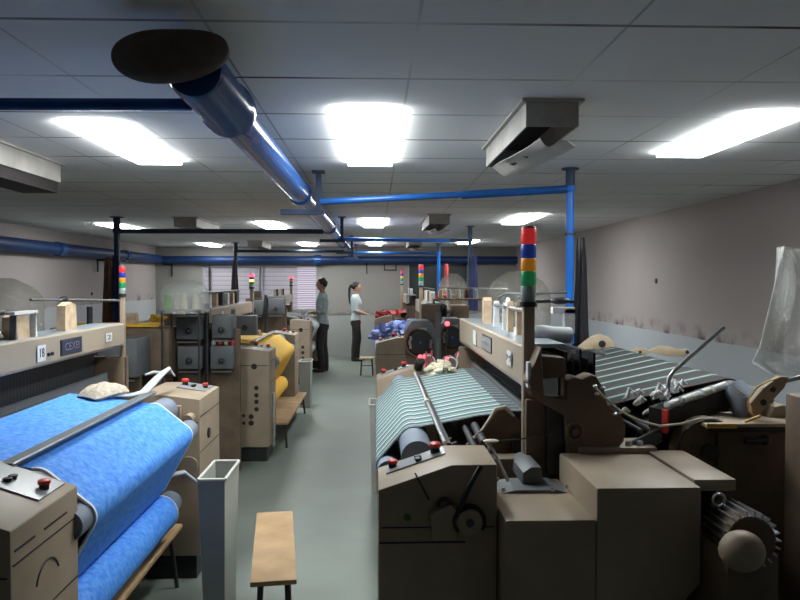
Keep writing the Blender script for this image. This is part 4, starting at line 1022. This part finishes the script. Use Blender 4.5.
# ------------------------------------------------------------------ people
def remesh(o, v=.008, sm=4):
    md = o.modifiers.new('remesh', 'REMESH'); md.mode = 'VOXEL'; md.voxel_size = v; md.use_smooth_shade = True
    md = o.modifiers.new('smooth', 'SMOOTH'); md.iterations = sm; md.factor = .5
def person(X, Y, rz, label, H, skin, shirt, hair, lady=False, arm_z=1.06):
    t = empty('person', (X, Y, 0), label, 'person', rz=rz); t.scale = (H/1.72,)*3
    def R(a, b_): return (a, b_)
    # body: head, neck, torso, arms, hands, legs (front is +x)
    def trunk(b, g=0, z_lo=.84, z_hi=1.47):
        rows = [(.80, .095, .15, -.01), (.88, .105, .165, -.015), (.96, .098, .150, -.005), (1.05, .088, .135, .0), (1.16, .098, .145, .005), (1.26, .108, .165, .005), (1.35, .100, .175, -.005), (1.42, .075, .150, -.012), (1.46, .055, .075, -.01)]
        if lady: rows = [(z, a*(1.02 if z > 1.1 else 1.0), w_*(.90 if z > 1.0 else 1.0), o_+(.012 if 1.2 < z < 1.3 else 0)) for z, a, w_, o_ in rows]
        rows = [r_ for r_ in rows if z_lo-.001 <= r_[0] <= z_hi]
        n = 24
        b.loft([[(o_+(a+g)*math.cos(2*PI*k/n), (w_+g)*math.sin(2*PI*k/n), z) for k in range(n)] for z, a, w_, o_ in rows])
    def limb(b, pts, rs, g=0): b.tube(pts, [r_+g for r_ in rs], 16)
    sw = .155 if lady else .175
    sh = {s_: (-.01, s_*sw, 1.39) for s_ in (-1, 1)}
    el = {s_: (-.015, s_*(sw+.035), 1.12) for s_ in (-1, 1)}
    wr = {s_: (.20, s_*.09, arm_z) for s_ in (-1, 1)}
    leg = {}
    for s_ in (-1, 1):
        fx = .03*s_
        leg[s_] = [(-.01, s_*.085, .90), (fx*.3+.005, s_*.09, .70), (.015+fx, s_*.092, .49), (-.01+fx, s_*.095, .30), (-.02+fx, s_*.098, .10)]
    b = MB()
    trunk(b)
    b.tube([(-.012, 0, 1.42), (-.005, 0, 1.48), (.008, 0, 1.54)], [.055, .048, .05], 16)
    b.ell((.012, 0, 1.625), (.093, .074, .112), 24, 16)       # cranium
    b.ell((.040, 0, 1.572), (.058, .052, .058), 20, 12)       # jaw
    b.tube([(.098, 0, 1.632), (.112, 0, 1.612), (.121, 0, 1.598), (.104, 0, 1.590)], [.008, .010, .013, .008], 10)  # nose
    b.ell((.094, 0, 1.568), (.010, .022, .008), 12, 8)        # lips
    for s_ in (-1, 1):
        b.ell((.004, s_*.074, 1.612), (.018, .009, .030), 12, 8)   # ears
        b.tube([(.088, s_*.045, 1.652), (.098, s_*.026, 1.655), (.095, s_*.010, 1.650)], [.006, .008, .005], 8)   # brow
        limb(b, [sh[s_], el[s_]], [.050, .038]); limb(b, [el[s_], tuple((Vector(el[s_])*.5+Vector(wr[s_])*.5)), wr[s_]], [.038, .036, .025])
        w_ = Vector(wr[s_]); f_ = Vector((.95, -s_*.25, -.12)).normalized(); sd = Vector((0, 0, 1)).cross(f_).normalized()
        palm = w_+f_*.085
        b.tube([w_-f_*.01, w_+f_*.03, w_+f_*.07, palm], [(.018, .024), (.018, .036), (.017, .040), (.013, .036)], 14)
        for k, (o_, L_) in enumerate(((-.030, .060), (-.010, .072), (.010, .068), (.029, .052))):
            q = palm+sd*o_-f_*.01
            b.tube([q, q+f_*L_*.45+Vector((0, 0, -.004)), q+f_*L_*.8+Vector((0, 0, -.022)), q+f_*L_*.88+Vector((0, 0, -.040))], [.0095, .009, .0085, .007], 10)
        q = w_+f_*.03-sd*s_*-.030
        b.tube([q, q+f_*.03+sd*s_*.020, q+f_*.06+sd*s_*.018+Vector((0, 0, -.015))], [.012, .011, .008], 10)
        limb(b, leg[s_], [.082, .070, .052, .050, .036])
    bd = b.build('body', skin, t); remesh(bd, .0065, 3)
    b = MB()
    for s_ in (-1, 1): b.ell((.0925, s_*.030, 1.638), (.008, .014, .008), 12, 8)
    b.build('eyes', 'black', t)
    b = MB(); trunk(b, .014, .86, 1.47)
    # tails of the shirt
    for s_ in (-1, 1):
        mid = Vector(el[s_])*.45+Vector(wr[s_])*.55
        if lady: limb(b, [sh[s_], el[s_], tuple(Vector(el[s_])*.7+Vector(wr[s_])*.3)], [.062, .052, .050])
        else: limb(b, [sh[s_], el[s_], tuple(Vector(el[s_])*.75+Vector(wr[s_])*.25)], [.064, .053, .050])
    o = b.build('shirt', shirt, t); remesh(o, .010, 3)
    b = MB(); b.ring((-.008, 0, 1.462), 2, .060, .013, 24, 8); b.build('collar', shirt, t)
    b = MB(); n = 24
    b.loft([[(o_+a*math.cos(2*PI*k/n), w_*math.sin(2*PI*k/n), z) for k in range(n)] for z, a, w_, o_ in ((.78, .105, .155, -.01), (.86, .117, .174, -.012), (.93, .112, .165, -.008), (.965, .106, .158, -.004))])
    for s_ in (-1, 1): limb(b, leg[s_][:-1]+[(leg[s_][-1][0], leg[s_][-1][1], .065)], [.098, .086, .070, .066, .060])
    o = b.build('trousers', 'trouser', t); remesh(o, .010, 3)
    for s_ in (-1, 1):
        a = leg[s_][-1]
        b = MB(); b.tube([(a[0]-.055, a[1], .045), (a[0]-.03, a[1], .048), (a[0]+.05, a[1]+s_*.008, .045), (a[0]+.13, a[1]+s_*.015, .034), (a[0]+.185, a[1]+s_*.018, .026)], [(.034, .026), (.046, .036), (.043, .040), (.032, .042), (.018, .028)], 14)
        for v_ in b.bm.verts: v_.co.z = max(v_.co.z, 0.0)
        b.build('shoe', 'shoe', t)
    # hair
    b = MB()
    b.ell((-.006, 0, 1.650), (.098, .083, .100), 24, 16)
    for v_ in b.bm.verts:
        if v_.co.x > .055 and v_.co.z < 1.685: v_.co.x = .055-(1.685-v_.co.z)*.35
        if v_.co.z < 1.60 and v_.co.x > -.02: v_.co.z = 1.60+(v_.co.z-1.6)*.2
    if lady:
        b.tube([(-.085, 0, 1.68), (-.125, 0, 1.66), (-.145, .0, 1.58), (-.15, .0, 1.45), (-.145, 0, 1.32), (-.135, 0, 1.24)], [.022, .028, .030, .026, .020, .008], 12)
    o = b.build('hair', 'hair', t); remesh(o, .008, 2)
    return t
person(-.985, 13.7, PI, 'standing man in a grey blue shirt and dark trousers at the left row', 1.735, 'skin', 'shirtm', 'hair', arm_z=1.10)
person(-.40, 15.5, 0, 'standing woman with a long ponytail, pale shirt and black trousers', 1.66, 'skin2', 'shirtw', 'hair', True, 1.04)

# ------------------------------------------------------------------ camera, world, view
cd = bpy.data.cameras.new('camera'); co = bpy.data.objects.new('camera', cd); col.objects.link(co)
cd.sensor_width = 36; cd.lens = 36*F/800; cd.clip_start = .05
co.location = CAM; co.rotation_euler = (PI/2-PITCH, 0, -YAW)
sc.camera = co
w = bpy.data.worlds.new('world'); sc.world = w; w.use_nodes = True
w.node_tree.nodes['Background'].inputs[0].default_value = (.5, .55, .65, 1)
w.node_tree.nodes['Background'].inputs[1].default_value = .3
sc.view_settings.view_transform = 'Standard'; sc.view_settings.look = 'None'
sc.view_settings.gamma = 1; sc.view_settings.use_curve_mapping = False
sc.view_settings.exposure = 1.02
sc.cycles.use_denoising = True
sc.cycles.max_bounces = 8; sc.cycles.transparent_max_bounces = 12
